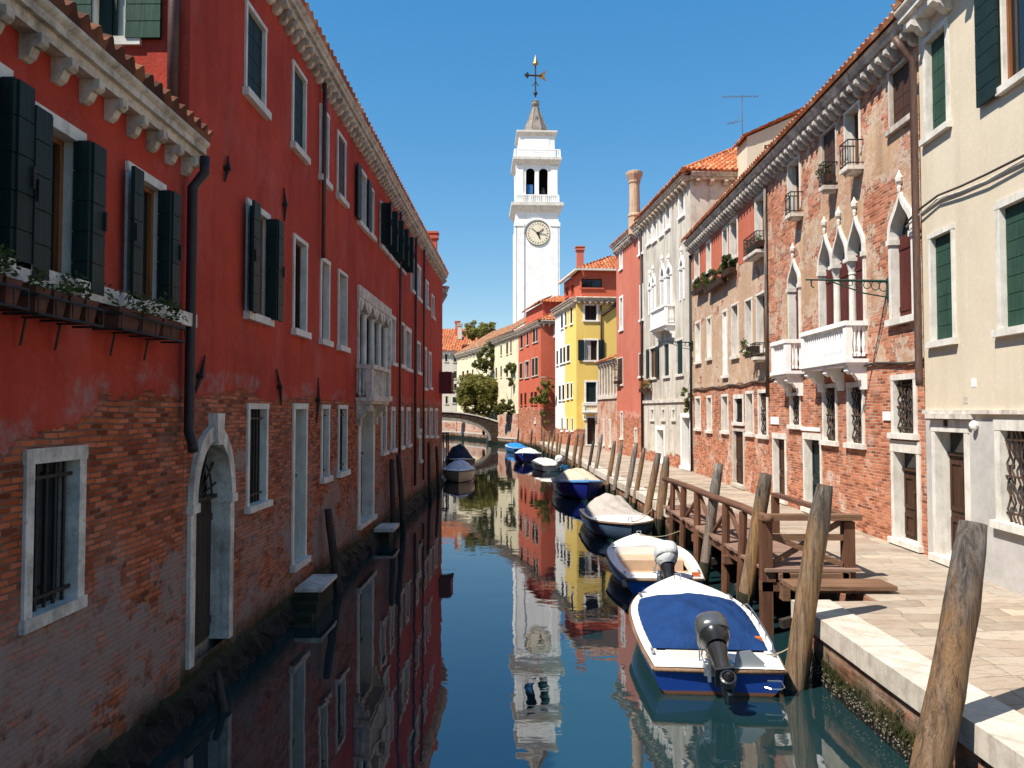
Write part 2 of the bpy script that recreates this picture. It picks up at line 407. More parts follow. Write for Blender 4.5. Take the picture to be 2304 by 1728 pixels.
def ogee(uc, hw, zs, za, n=7):
    """right half of a pointed ogee arch from the springing up to the tip"""
    h = za-zs
    P = [(uc+hw, zs), (uc+hw*1.12, zs+h*.52), (uc+hw*.26, zs+h*.56), (uc, za)]
    r = []
    for i in range(n+1):
        t = i/n; a = (1-t)**3; b = 3*t*(1-t)**2; c = 3*t*t*(1-t); d = t**3
        r.append((min(uc+hw, P[0][0]*a+P[1][0]*b+P[2][0]*c+P[3][0]*d), P[0][1]*a+P[1][1]*b+P[2][1]*c+P[3][1]*d))
    return r
def roundarch(uc, hw, zs, za, n=8):
    return [(uc+hw*math.cos(math.pi/2*i/n), zs+(za-zs)*math.sin(math.pi/2*i/n)) for i in range(n+1)]

class Face:
    def __init__(s, house, p, q):
        s.h = house; s.p = Vector((p[0], p[1], 0)); d = Vector((q[0]-p[0], q[1]-p[1], 0))
        s.L = d.length; s.d = d.normalized(); s.nrm = Vector((-s.d.y, s.d.x, 0))
        W = Matrix.Translation(s.p) @ Matrix.Rotation(math.atan2(s.d.y, s.d.x), 4, 'Z')
        s.M = house.inv @ W
        s.holes = []; s.extra = []
    def uz(s, px, py, off=0.0):
        """where the sight line through a pixel of the photograph meets this facade (or a plane off metres inside it)"""
        D = ray(px, py); n = s.nrm
        t = ((s.p+n*off-CAM).dot(n))/D.dot(n)
        P = CAM+D*t
        return (P-s.p).dot(s.d), P.z
    def mb(s): return MB(s.M)
    # ---- windows and doors
    def win(s, xl, yt, xr, yb, k='pane', xb=None, **o):
        u0, z1 = s.uz(xl, yt); u1, _ = s.uz(xr, yt); _, z0 = s.uz(xb or xr, yb)
        return s.rect(u0, z0, u1, z1, k, **o)
    def rect(s, u0, z0, u1, z1, k='pane', fw=.13, rd=.28, sill=True, m=None, fm=None, name=None, ft=None, proud=.03, sillw=.06, leaf=.3, hang=.3, sillp=.10, mull=False, sh=.12, label=None, thr=True, sidelite=0, cur=False):
        root = s.h.root; door = k == 'door'
        name = name or ('door' if door else 'window')
        ft = fw if ft is None else ft
        if not sill: sh = 0
        f = s.mb()
        f.box(u0, u0+fw, -proud, rd, z0+sh, z1-ft); f.box(u1-fw, u1, -proud, rd, z0+sh, z1-ft)
        f.box(u0-.012, u1+.012, -proud-.006, rd, z1-ft, z1)
        w = f.build(name, fm or M['stone'], root)
        if label: w['label'] = label
        s.holes.append((u0+.02, z0+.02, u1-.02, z1-.02))
        if sill:
            s.mb().box(u0-sillw, u1+sillw, -sillp, rd, z0, z0+sh).build('threshold' if door else 'sill', fm or M['stone'], w)
        a, b, c, d = u0+fw, u1-fw, z0+sh, z1-ft
        if k in ('pane', 'open', 'bifold', 'bars'):
            s.mb().box(a, b, rd-.03, rd, c, d).build('pane', M['glass'], w)
            if k != 'bars':
                g = s.mb(); t = .055
                g.box(a, a+t, rd-.08, rd-.032, c, d); g.box(b-t, b, rd-.08, rd-.032, c, d); g.box(a+t, b-t, rd-.08, rd-.032, d-t, d); g.box(a+t, b-t, rd-.08, rd-.032, c, c+t)
                g.box((a+b)/2-.03, (a+b)/2+.03, rd-.085, rd-.034, c+t, d-t)
                if mull:
                    for q in (.35, .68): g.box(a+t, (a+b)/2-.03, rd-.075, rd-.04, c+(d-c)*q, c+(d-c)*q+.035); g.box((a+b)/2+.03, b-t, rd-.075, rd-.04, c+(d-c)*q, c+(d-c)*q+.035)
                g.build('casement', m if (m and k == 'pane') else M['casement'], w)
            if cur:
                g = s.mb(); n = 12; xs = [a+.05+(b-a)*.42*i/n for i in range(n+1)]
                g.add([(x, rd-.1+.012*math.sin(i*1.9), zz) for i, x in enumerate(xs) for zz in (c+.05, d-.05)], [(2*i, 2*i+2, 2*i+3, 2*i+1) for i in range(n)])
                g.build('curtain', M['curtain'], w)
        if k == 'open':                                # leaves folded back flat on the wall
            for sg, e in ((-1, u0+fw*.3), (1, u1-fw*.3)):
                s.leafmb(e, e+sg*leaf, -.10, -.06, c-.02, d+.02).build('shutter', m or M['green'], w)
        if k == 'bifold':                              # leaf out square to the wall, second leaf folded along it
            for sg, e in ((-1, u0+fw), (1, u1-fw)):
                g = s.leafmb(e-.02, e+.02, -hang, 0.0, c-.02, d+.02, ax='y')
                g2 = s.leafmb(e+sg*.025, e+sg*leaf, -hang-.02, -hang+.02, c-.02, d+.02)
                o = len(g.v); g.v += g2.v; g.f += [[o+i for i in q] for q in g2.f]
                sh_ = g.build('shutter', m or M['green'], w)
                s.mb().box(e+sg*leaf*.9-.01, e+sg*leaf*.9+.012, -hang-.045, -hang-.021, (c+d)/2-.09, (c+d)/2+.09).build('latch', M['iron'], sh_)
        if k == 'shut':
            mid = (a+b)/2
            for x0, x1 in ((a, mid-.006), (mid+.006, b)):
                s.leafmb(x0, x1, rd-.10, rd-.055, c, d).build('shutter', m or M['green2'], w)
        if k == 'blind':
            s.mb().box(a, b, rd-.06, rd, c, d).build('blocked_panel', m or M['white'], w)
        if k == 'void':
            s.mb().box(a, b, rd-.03, rd, c, d).build('opening_shade', M['void'], w)  # black panel painted as the shade inside the opening
        if k == 'bars':
            g = s.mb(); n = max(3, int((b-a)/.125)); wv = hang < 0
            for i in range(n):
                x = a+(b-a)*(i+.5)/n
                if wv: g.tube([(x+.035*math.sin(j*1.9+i), .06+.02*math.cos(j*1.9+i), c+(d-c)*j/14) for j in range(15)], .017, 5)
                else: g.tube([(x, .08, c), (x, .08, d)], .019, 6)
            for q in (.1, .5, .9) if wv else (.09, .90):
                g.box(a-.03, b+.03, .04, .062, c+(d-c)*q-.016, c+(d-c)*q+.016)
            g.build('grille', M['rust'] if wv else M['iron'], w)
        if door:
            g = s.mb(); t = .1; dz = d
            if sidelite:
                dz = d-sidelite
                s.mb().box(a, b, rd-.04, rd, dz+.06, d).build('pane', M['glass'], w)
                g.box(a, b, rd-.1, rd, dz, dz+.06)
            g.box(a, b, rd-.05, rd, c, dz)
            for x0, x1 in ((a+.03, (a+b)/2-.015), ((a+b)/2+.015, b-.03)):
                for y0, y1 in ((c+.08, c+(dz-c)*.38), (c+(dz-c)*.45, dz-.08)):
                    g.box(x0, x0+.07, rd-.075, rd-.052, y0, y1); g.box(x1-.07, x1, rd-.075, rd-.052, y0, y1)
                    g.box(x0+.07, x1-.07, rd-.075, rd-.052, y0, y0+.08); g.box(x0+.07, x1-.07, rd-.075, rd-.052, y1-.08, y1)
            lf = g.build('door_leaf', m or M['brown'], w)
            s.mb().tube([((a+b)/2+.05, rd-.12, c+1.0), ((a+b)/2+.05, rd-.06, c+1.0)], [.035, .02], 8).build('handle', M['rust'], lf)
        return w
    def leafmb(s, x0, x1, y0, y1, z0, z1, ax='x'):
        """board leaf of a shutter with ledges and a gap between its boards"""
        if x0 > x1: x0, x1 = x1, x0
        g = s.mb(); n = max(4, int((z1-z0)/.27))
        for i in range(n):
            a = z0+(z1-z0)*i/n; b = z0+(z1-z0)*(i+1)/n-.012
            g.box(x0, x1, y0, y1, a, b)
        q = .012
        g.box(x0+.01, x1-.01, y0+q, y1-q, z0+.005, z1-.02)
        return g
    def arch(s, u0, u1, z0, zs, za, kind='ogee', fw=.12, rd=.3, name='arched_window', back='shut', m=None, finial=True, sill=True, fm=None, col_l=False, col_r=False, jamb=True, dep=None):
        """arched opening: white archivolt and jambs round it, wall infill in the spandrels"""
        root = s.h.root; uc, hw = (u0+u1)/2, (u1-u0)/2
        cv = (ogee if kind == 'ogee' else roundarch)(uc, hw-fw, zs, za-fw*1.4)
        ov = (ogee if kind == 'ogee' else roundarch)(uc, hw, zs, za)
        s.holes.append((u0+.01, z0+.01, u1-.01, za-.01))
        for sg in (1, -1):                          # spandrels belong to the wall
            for (xa, a), (xb, b) in zip(ov, ov[1:]):
                X = lambda x: uc+sg*(x-uc)
                s.extra.append([(X(xa), 0, a), (uc+sg*hw, 0, a), (uc+sg*hw, 0, b), (X(xb), 0, b)][::sg])
        f = s.mb(); n = len(cv)
        for sg in (1, -1):
            X = lambda x: uc+sg*(x-uc)
            for i in range(n-1):
                a, b, A, B = cv[i], cv[i+1], ov[i], ov[i+1]
                q = [(X(a[0]),-.07,a[1]),(X(A[0]),-.07,A[1]),(X(B[0]),-.07,B[1]),(X(b[0]),-.07,b[1]),
                     (X(a[0]),rd,a[1]),(X(A[0]),.02,A[1]),(X(B[0]),.02,B[1]),(X(b[0]),rd,b[1])]
                f.add(q, [(0,1,2,3),(0,3,7,4),(1,5,6,2)])
        if jamb:
            sh = .14 if sill else 0
            if not col_l: f.box(u0, u0+fw, -.05, rd, z0+sh, zs)
            if not col_r: f.box(u1-fw, u1, -.05, rd, z0+sh, zs)
            for x in ([u0] if not col_l else [])+([u1-fw] if not col_r else []):
                f.box(x-.03, x+fw+.03, -.09, rd-.002, zs-.12, zs-.002)
        w = f.build(name, fm or M['stone'], root)
        if sill: s.mb().box(u0-.08, u1+.08, -.12, rd, z0, z0+.14).build('sill', fm or M['stone'], w)
        if finial and kind == 'ogee':
            s.mb().lathe([(.035,-.05),(.05,.05),(.025,.10),(.075,.17),(.085,.25),(.04,.33),(.012,.42)], (uc,-.05,za), 8).build('finial', fm or M['stone'], w)
        # what stands behind
        c = z0+(.14 if sill else 0)
        bk = s.mb(); out = [(u0+fw*.5, c), (u1-fw*.5, c)]+[(min(x, u1-fw*.5), z) for x, z in cv]+[(max(2*uc-x, u0+fw*.5), z) for x, z in cv[::-1][1:]]
        bk.poly([(x, rd-.01, z) for x, z in out]); bk.build('pane', M['void'] if back == 'void' else M['glass'], w)  # a void back is a black sheet painted as the unlit room behind
        if back == 'shut':
            for x0, x1 in ((u0+fw, uc-.006), (uc+.006, u1-fw)):
                s.leafmb2(x0, x1, rd-.09, rd-.05, c, zs+.05).build('shutter', m or M['maroon'], w)
        return w
    def leafmb2(s, x0, x1, y0, y1, z0, z1):
        g = s.mb(); n = max(2, int((x1-x0)/.14))
        for i in range(n): g.box(x0+(x1-x0)*i/n, x0+(x1-x0)*(i+1)/n-.008, y0, y1, z0, z1)
        for q in (.12, .86): g.box(x0+.01, x1-.01, y0-.02, y0-.002, z0+(z1-z0)*q-.05, z0+(z1-z0)*q+.05)
        return g
    def column(s, u, y, z0, z1, r, w, mat=None):
        H = z1-z0
        g = s.mb(); g.lathe([(r*1.5,0),(r*1.5,.08),(r*1.15,.12),(r*1.2,.18),(r,.24),(r*.92,H*.8),(r*.86,H-.42),(r*1.05,H-.40),(r*1.05,H-.36),(r*.9,H-.35),(r*1.25,H-.2),(r*1.6,H-.09)], (u, y, z0), 14)
        g.box(u-r*1.75, u+r*1.75, y-r*1.75, y+r*1.75, z1-.09, z1)
        return g.build('column', mat or M['stone'], w, smooth=False)
    def balcony(s, u0, u1, zt, zb, proj, mat=None, brackets=2, rise=None):
        """stone balcony with turned balusters: zt = top of the rail, zb = underside of the slab"""
        mat = mat or M['stone']; root = s.h.root
        b = s.mb(); b.box(u0-.04, u1+.04, -proj-.05, 0, zb+.07, zb+.16); b.box(u0, u1, -proj, -.002, zb, zb+.068)
        w = b.build('balcony', mat, root)
        r = s.mb(); r.box(u0-.03, u1+.03, -proj-.04, -proj+.1, zt-.11, zt); r.box(u0-.03, u0+.1, -proj+.1, 0, zt-.112, zt-.002); r.box(u1-.1, u1+.03, -proj+.1, 0, zt-.112, zt-.002)
        for u in (u0+.07, u1-.07): r.box(u-.08, u+.08, -proj-.01, -proj+.14, zb+.162, zt-.112)
        r.box(u0+.03, u1-.03, -proj+.01, -proj+.12, zb+.162, zb+.22)
        r.build('rail', mat, w)
        g = s.mb(); H = zt-.112-zb-.22; z = zb+.22
        prof = [(.045,0),(.045,.05),(.028,.09),(.05,H*.35),(.032,H*.6),(.024,H*.8),(.045,H-.05),(.045,H)]
        n = max(3, int((u1-u0-.3)/.14))
        for i in range(n): g.lathe(prof, (u0+.16+(u1-u0-.32)*(i+.5)/n, -proj+.065, z), 6)
        m_ = max(2, int(proj/.15))
        for i in range(m_):
            for u in (u0+.05, u1-.05): g.lathe(prof, (u, -proj+.16+(proj-.18)*(i+.5)/m_, z), 6)
        g.build('balusters', mat, w)
        for i in range(brackets):
            u = u0+.16+(u1-u0-.32)*(i/(brackets-1) if brackets > 1 else .5)
            k = s.mb(); h = .55
            o = [(0,0),(-proj+.06,0),(-proj+.04,-.12),(-proj*.72,-.2),(-proj*.6,-.17),(-proj*.38,-.34),(-proj*.28,-.32),(-.1,-h),(0,-h)]
            k.add([(u-.1, y, zb-.002+z_) for y, z_ in o]+[(u+.1, y, zb-.002+z_) for y, z_ in o], [list(range(9))[::-1], [9+i for i in range(9)]]+[(i,(i+1)%9,9+(i+1)%9,9+i) for i in range(9)])
            k.build('bracket', mat, w)
        return w
    def ironbalc(s, u0, u1, z, proj=.35, h=.55):
        root = s.h.root
        b = s.mb(); b.box(u0, u1, -proj, -.002, z-.1, z); b.box(u0+.08, u1-.08, -proj+.08, -.003, z-.16, z-.102)
        w = b.build('window_balcony', M['stone_shade'], root)
        g = s.mb(); y = -proj+.02
        P = lambda t: (u0+.02, -t, 0) 
        g.tube([(u0+.02, 0, z+h), (u0+.02, y, z+h), (u1-.02, y, z+h), (u1-.02, 0, z+h)], .018, 5)
        g.tube([(u0+.02, 0, z+.06), (u0+.02, y, z+.06), (u1-.02, y, z+.06), (u1-.02, 0, z+.06)], .014, 5)
        n = max(3, int((u1-u0)/.16))
        for i in range(n+1):
            x = u0+.02+(u1-u0-.04)*i/n
            g.tube([(x, y, z), (x, y, z+h)], .011, 4)
            if i < n:
                w_ = (u1-u0)/n; c = x+w_/2
                g.tube([(c+w_*.38*math.cos(a), y, z+h*.5+h*.3*math.sin(a)) for a in [k*math.pi/4 for k in range(9)]], .008, 4)
        for q in (.33, .66):
            for x in (u0+.02, u1-.02): g.tube([(x, y*q, z), (x, y*q, z+h)], .011, 4)
        g.build('railing', M['iron'], w)
        return w
    def cornice(s, z0, z1, proj, mat=None, brk=None, u0=None, u1=None, bh=.28, bw=.16, individual=False, bd=None, gutter=True):
        mat = mat or M['cornice']; u0 = -.05 if u0 is None else u0; u1 = s.L+.05 if u1 is None else u1
        g = s.mb(); h = z1-z0
        g.box(u0, u1, -proj*.6, .02, z0, z0+h*.35); g.box(u0, u1, -proj*.82, .02, z0+h*.352, z0+h*.6)
        # half-round gutter lip
        n = 6; a = [(-proj*.82+(-proj*.18)*math.sin(math.pi*i/n), z0+h*.6+h*.4*i/n) for i in range(n+1)]
        g.add([(u0, y, z) for y, z in a]+[(u1, y, z) for y, z in a]+[(u0, .02, z1), (u1, .02, z1)], [(i, n+1+i, n+2+i, i+1) for i in range(n)]+[(n, 2*n+1, 2*n+3, 2*n+2), list(range(n+1))+[2*n+2], ([n+1+i for i in range(n+1)]+[2*n+3])[::-1]])
        bd = bd or proj*.75
        bl = []
        if brk:
            n = max(1, int((u1-u0)/brk))
            for i in range(n):
                u = u0+(u1-u0)*(i+.5)/n
                k = s.mb() if individual else g
                o = [(0,0),(-bd,0),(-bd,-bh*.35),(-bd*.8,-bh*.5),(-bd*.62,-bh*.52),(-bd*.45,-bh*.85),(-bd*.2,-bh),(0,-bh)]; m_ = len(o)
                k.add([(u-bw/2, y, z0-.002+z) for y, z in o]+[(u+bw/2, y, z0-.002+z) for y, z in o], [list(range(m_))[::-1], [m_+j for j in range(m_)]]+[(j,(j+1)%m_,m_+(j+1)%m_,m_+j) for j in range(m_)])
                if individual: bl.append(k)
        w = g.build('cornice', mat, s.h.root)
        for k in bl: k.build('bracket', mat, w)
        return w
    def pipe(s, pts, r=.06, mat=None, name='downpipe', n=10):
        g = s.mb(); g.tube(pts, r, n)
        o = g.build(name, mat or M['pipe'], s.h.root, smooth=True)
        return o

class House:
    def __init__(s, name, label, pts, ztop, mat, zbot=-1.0, cat='house', group=None, host=None):
        p, q = pts[0], pts[1]
        rz = math.atan2(q[1]-p[1], q[0]-p[0])
        s.name = 'wall'
        if host: s.root = host.root; s.W = host.W; s.name = name
        else: s.root = empty(name, (p[0], p[1], 0), rz, label=label, cat=cat, group=group)
        if not host: s.W = Matrix.Translation((p[0], p[1], 0)) @ Matrix.Rotation(rz, 4, 'Z')
        s.inv = s.W.inverted()
        s.f = [Face(s, pts[i], pts[(i+1) % len(pts)]) for i in range(len(pts))]
        s.z = ztop; s.zb = zbot; s.mat = mat; s.pts = pts
    def loc(s, p): return s.inv @ Vector(p)
    def done(s):
        mb = MB()
        for f in s.f:
            mb.M = f.M
            cut_grid(mb, f.L, s.zb, s.z, f.holes)
            for q in f.extra: mb.poly(q)
        mb.M = s.inv
        mb.poly([(x, y, s.z) for x, y in s.pts])
        return mb.build(s.name, s.mat, s.root)
def foot(p, q, depth):
    d = Vector((q[0]-p[0], q[1]-p[1])).normalized(); n = Vector((-d.y, d.x))*depth
    return [p, q, (q[0]+n.x, q[1]+n.y), (p[0]+n.x, p[1]+n.y)]

def roof(parent, inv, e0, e1, r0, r1, mat=None, sp=.24, amp=.055, lap=.42, name='roof'):
    """tiled slope: barrel tiles run from the eave e0-e1 up to the ridge r0-r1 (a trapezium or a triangle)"""
    e0, e1, r0, r1 = map(Vector, (e0, e1, r0, r1))
    E = (e1-e0); W = E.length; E.normalize()
    a0 = (r0-e0).dot(E); b0 = (r1-e0).dot(E)
    S = (r0-e0)-E*a0; H = S.length; S.normalize(); Nn = E.cross(S).normalized()
    if Nn.z < 0: Nn = -Nn
    k = 6; n = max(2, int(W/sp)); rows = max(1, int(H/lap))
    mb = MB(inv); vs = []; 
    vr = []
    for j in range(rows): vr += [(j*lap if j else 0, .0), (min((j+1)*lap, H)-.001, -.028)] if True else []
    vr = [(0, -.2)]+vr
    cols = n*k+1
    for i in range(cols):
        x = W*i/(cols-1)
        m = 1.0
        if a0 > .01 and x < a0: m = x/a0
        if b0 < W-.01 and x > b0: m = min(m, (W-x)/(W-b0))
        c = math.cos(2*math.pi*i/k)
        jj = (math.sin(i//k*12.9898)*43758.5) % 1*.012
        for v, o in vr:
            vv = min(v, m*H)
            vs.append(e0+E*x+S*vv+Nn*(amp*(.5+.5*c)+.03+o+jj if o > -.1 else -.05))
    R = len(vr)
    fs = [(i*R+j, (i+1)*R+j, (i+1)*R+j+1, i*R+j+1) for i in range(cols-1) for j in range(R-1)]
    mb.add(vs, fs)
    return mb.build(name, mat or M['tile'], parent)

def ridge(parent, inv, pts, r=.13, mat=None):
    return MB(inv).tube(pts, r, 8, jit=.06).build('ridge_tiles', mat or M['tile'], parent)
def chimney(parent, inv, x, y, z0, z1, r, mat, kind='round'):
    mb = MB(inv)
    if kind == 'round':
        mb.lathe([(r*1.15,0),(r*1.1,(z1-z0)*.28),(r*1.22,(z1-z0)*.28+.02),(r*1.22,(z1-z0)*.28+.12),(r,(z1-z0)*.3+.14),(r*.92,(z1-z0)-.75),(r*1.05,(z1-z0)-.7),(r*1.1,(z1-z0)-.55),(r*1.5,(z1-z0)-.2),(r*1.55,(z1-z0)-.05),(r*1.3,z1-z0)], (x, y, z0), 14)
    else:
        mb.box(x-r, x+r, y-r, y+r, z0, z1-.35); mb.box(x-r*1.3, x+r*1.3, y-r*1.3, y+r*1.3, z1-.348, z1-.2); mb.box(x-r*1.05, x+r*1.05, y-r*1.05, y+r*1.05, z1-.198, z1-.1); mb.box(x-r*1.4, x+r*1.4, y-r*1.4, y+r*1.4, z1-.098, z1)
    return mb.build('chimney', mat, parent)
LEAF = {}
def leafmat(name, a, b, c=None):
    N = NB(name)
    v = N.n('ShaderNodeTexVoronoi'); N.put(v.inputs['Vector'], N.map(N.obj, (6, 6, 6))); v.inputs['Scale'].default_value = 1
    r = N.xyz(v.outputs['Color'])
    col = N.mix(r[0], a, b)
    col = N.mix(N.step(N.noise(.9, None, 4, .6), .4, .65), col, N.mix(r[1], b, c or a))
    m = N.done(col, .6, .3)
    tl = N.n('ShaderNodeBsdfTranslucent'); N.put(tl.inputs[0], col); mx = N.n('ShaderNodeMixShader'); mx.inputs[0].default_value = .4
    N.t.links.new(N.b.outputs[0], mx.inputs[1]); N.t.links.new(tl.outputs[0], mx.inputs[2]); N.t.links.new(mx.outputs[0], N.out.inputs[0])
    return m
M['leaf'] = leafmat('tree_leaves', (.15,.17,.038), (.23,.22,.055), (.32,.25,.07))
M['leaf2'] = leafmat('vine_leaves', (.075,.105,.025), (.14,.15,.04), (.19,.15,.05))
M['leaf3'] = leafmat('pot_leaves', (.035,.065,.016), (.07,.10,.026), (.12,.11,.035))
M['flower'] = leafmat('orange_flowers', (.55,.20,.03), (.45,.13,.03), (.6,.3,.05))
M['bark'] = woodmat('bark', (.13,.09,.06), (.06,.042,.03))
def leaves(mb, cs, n, size, rng, flat=.0):
    """leaf-sized quads scattered round clump centres cs = [(centre, radius)]"""
    tot = sum(r**2 for _, r in cs)
    for c, r in cs:
        for i in range(max(3, int(n*r*r/tot))):
            d = Vector((rng.gauss(0,1), rng.gauss(0,1), rng.gauss(0,1))).normalized()*r*rng.random()**.4
            p = Vector(c)+d
            a = Vector((rng.gauss(0,1), rng.gauss(0,1), rng.gauss(0,.6))).normalized()
            b = a.cross(Vector((rng.gauss(0,1), rng.gauss(0,1), rng.gauss(0,1)))).normalized()
            q = size*rng.uniform(.6, 1.3)
            mb.add([p-a*q, p+b*q*.45, p+a*q, p-b*q*.45], [(0,1,2,3)])
def flowerbox(name, label, face, u0, u1, z, proj=.28, group=None, flowers=None, n=260, h=.22, ls=.045, boxm=None, pots=0, seed=1, hang=.0):
    """planter on a wall bracket: its own thing in front of the wall"""
    W = face.h.W @ face.M
    loc = W @ Vector(((u0+u1)/2, -proj/2-.04, z))
    rt = empty(name, loc, math.atan2(face.d.y, face.d.x), label=label, cat='planter', group=group)
    L = (u1-u0)/2; g = MB()
    if pots:
        for i in range(pots):
            x0 = -L+2*L*i/pots+.02; x1 = -L+2*L*(i+1)/pots-.02
            g.add([(x0+.03,-.09,0),(x1-.03,-.09,0),(x1-.03,.09,0),(x0+.03,.09,0),(x0,-.12,.2),(x1,-.12,.2),(x1,.12,.2),(x0,.12,.2)], [(0,3,2,1),(0,1,5,4),(1,2,6,5),(2,3,7,6),(3,0,4,7),(4,5,6,7)])
        g.build('pots', M['terracotta'], rt)
        k = MB()
        for zz in (-.02, .13): k.tube([(-L, .12, zz), (-L, -.15, zz), (L, -.15, zz), (L, .12, zz)], .012, 5)
        for i in range(5):
            x = -L+2*L*i/4; k.tube([(x, -.15, .13), (x, -.15, -.02), (x, .13, -.02)], .01, 5)
        for x in (-L*.5, L*.5): k.tube([(x, .14, -.25), (x, .1, -.03)], .012, 5)
        k.build('wire_rack', M['iron'], rt)
    else:
        g.add([(-L+.02,-.1,0),(L-.02,-.1,0),(L-.02,.1,0),(-L+.02,.1,0),(-L,-.13,.2),(L,-.13,.2),(L,.13,.2),(-L,.13,.2)], [(0,3,2,1),(0,1,5,4),(1,2,6,5),(2,3,7,6),(3,0,4,7),(4,5,6,7)])
        g.build('trough', boxm or M['brown'], rt)
    rng = random.Random(seed); p = MB()
    cs = []
    for i in range(max(4, int(L*2/.14))):
        x = -L+2*L*(i+.5)/max(4, int(L*2/.14))+rng.uniform(-.03, .03); cs.append(((x, rng.uniform(-.14, .1)-hang*.5, .2+rng.uniform(0, h)-hang*rng.random()), rng.uniform(.08, .17)))
    leaves(p, cs, n, ls, rng)
    p.build('plants', M['leaf3'], rt)
    if flowers:
        p = MB(); leaves(p, [(Vector(c)+Vector((0,-.03,.05)), r) for c, r in cs], n*.6, .04, rng); p.build('flowers', M['flower'], rt)
    return rt
# ================================================================== LEFT BANK
# low red house nearest the camera
LL = House('red_house', 'low dark red house with flaking brick base, nearest on the left bank', foot((-4.05, 1.0), (-4.05, 9.5), 8), 7.05, M['red_low'])
f = LL.f[0]
f.win(-75, 95, 20, 600, k='bifold', leaf=.22, hang=.14, fw=.12, rd=.16, sill=False, cur=True)
f.win(58, 219, 187, 660, k='bifold', leaf=.24, hang=.15, fw=.12, rd=.18, sill=False, cur=True)
f.win(283, 362, 368, 697, k='bifold', leaf=.22, hang=.14, fw=.10, rd=.14, sill=False)
f.win(54, 1011, 189, 1362, k='bars', fw=.11, rd=.20, fm=M['stone_shade'], ft=.13, sh=.11, sillw=.02, sillp=.05)
u0, z = f.uz(0, 630); u1, z2 = f.uz(402, 716)
f.mb().box(-.2, f.L-.04, -.16, .0, z2-.10, z2+.06).build('sill_ledge', M['stone_shade'], LL.root)
f.cornice(6.86, 7.16, .25, brk=.43, individual=True, bh=.22, bw=.10, bd=.19, u0=1.5, u1=f.L+.06)
roof(LL.root, LL.inv, (-3.80, 1.0, 7.16), (-3.80, 9.56, 7.16), (-8, 1.0, 8.6), (-8, 9.56, 8.6), mat=M['tile_shaded'], sp=.2, amp=.09)
ub, zb = f.uz(413, 1010); ut, zt = f.uz(413, 380)
uu = f.L-.14
f.pipe([(uu+.06, -.24, 6.9), (uu+.06, -.24, 6.7), (uu, -.12, 6.5), (uu, -.12, zb+.35), (uu-.03, -.13, zb+.22), (uu-.12, -.22, zb+.05), (uu-.14, -.23, zb-.02)], .062, M['pipe_dark'])
LL.done()
for i, (a, b, zt_, lb) in enumerate(((-95, 52, 700, 'wire rack of terracotta pots cut by the left edge of the view'), (74, 222, 738, 'wire rack of terracotta pots under the big curtained window'), (264, 408, 772, 'wire rack of terracotta pots under the small shuttered window beside the drainpipe'))):
    ua, _ = f.uz(a, zt_, -.3); uc, zz = f.uz(b, zt_, -.3)
    flowerbox('flower_box', lb, f, ua, uc, zz+.03, .3, 'flower racks on the low red house', n=420, h=.13, ls=.03, pots=3+(i == 1), seed=i+3)

# tall long red house
LT = House('red_house', 'long tall dark red house with a bracketed cornice lining the left bank', foot((-4.056, 9.52), (-3.684, 40.5), 10), 10.9, M['red_tall'])
f = LT.f[0]
SS = M['stone_shade']
K = dict(fm=M['stone'])
f.win(551, -4, 598, 272, k='shut', m=M['green'], rd=.13, fw=.07, **K)
f.win(657, 133, 688, 372, k='shut', m=M['green'], rd=.13, fw=.07, **K)
f.win(719, 232, 739, 430, k='shut', m=M['grn_grey'], rd=.16, fw=.08, **K)
f.win(758, 291, 777, 470, k='shut', m=M['brown'], rd=.1, fw=.07, **K)
f.win(805, 369, 823, 527, k='open', m=M['green'], leaf=.4, fw=.10, **K)
f.win(827, 411, 840, 545, k='shut', m=M['redwood'], rd=.2, fw=.08, **K)
ua, za = f.uz(854, 449); ub, zb = f.uz(908, 624)
ww = (ub-ua)/4
for i in range(4): f.rect(ua+i*ww+.02, zb+.05, ua+(i+1)*ww-.02, za-.0, k='bifold', m=M['green'], leaf=.2, hang=.34, fw=.08, fm=SS)
f.win(924, 561, 934, 668, k='shut', m=M['brown'], fw=.10, **K)
f.win(936, 590, 946, 683, k='blind', m=SS, fw=.12, **K)
f.win(957, 628, 963, 700, k='pane', fw=.12, **K)
f.win(970, 660, 976, 722, k='shut', m=M['redwood'], fw=.10, **K)
# middle storey
f.win(554, 445, 605, 736, k='bifold', m=M['green'], leaf=.30, hang=.18, fw=.10, rd=.14, **K)
f.win(659, 524, 690, 764, k='pane', rd=.17, fw=.08, m=M['brown'], **K)
f.win(720, 574, 741, 782, k='shut', m=M['redwood'], rd=.2, fw=.09, **K)
f.win(760, 604, 780, 795, k='pane', rd=.24, fw=.07, **K)
f.win(879, 707, 889, 826, k='blind', m=SS, fw=.12, **K)
f.win(897, 720, 909, 831, k='shut', m=M['redwood'], rd=.1, fw=.09, **K)
f.win(911, 732, 924, 839, k='pane', fw=.16, rd=.35, **K)
f.win(936, 765, 945, 845, k='blind', m=M['redwood'], fw=.12, **K)
f.win(951, 777, 959, 880, k='pane', fw=.14, **K)
f.win(964, 790, 970, 878, k='shut', m=M['redwood'], fw=.12, **K)
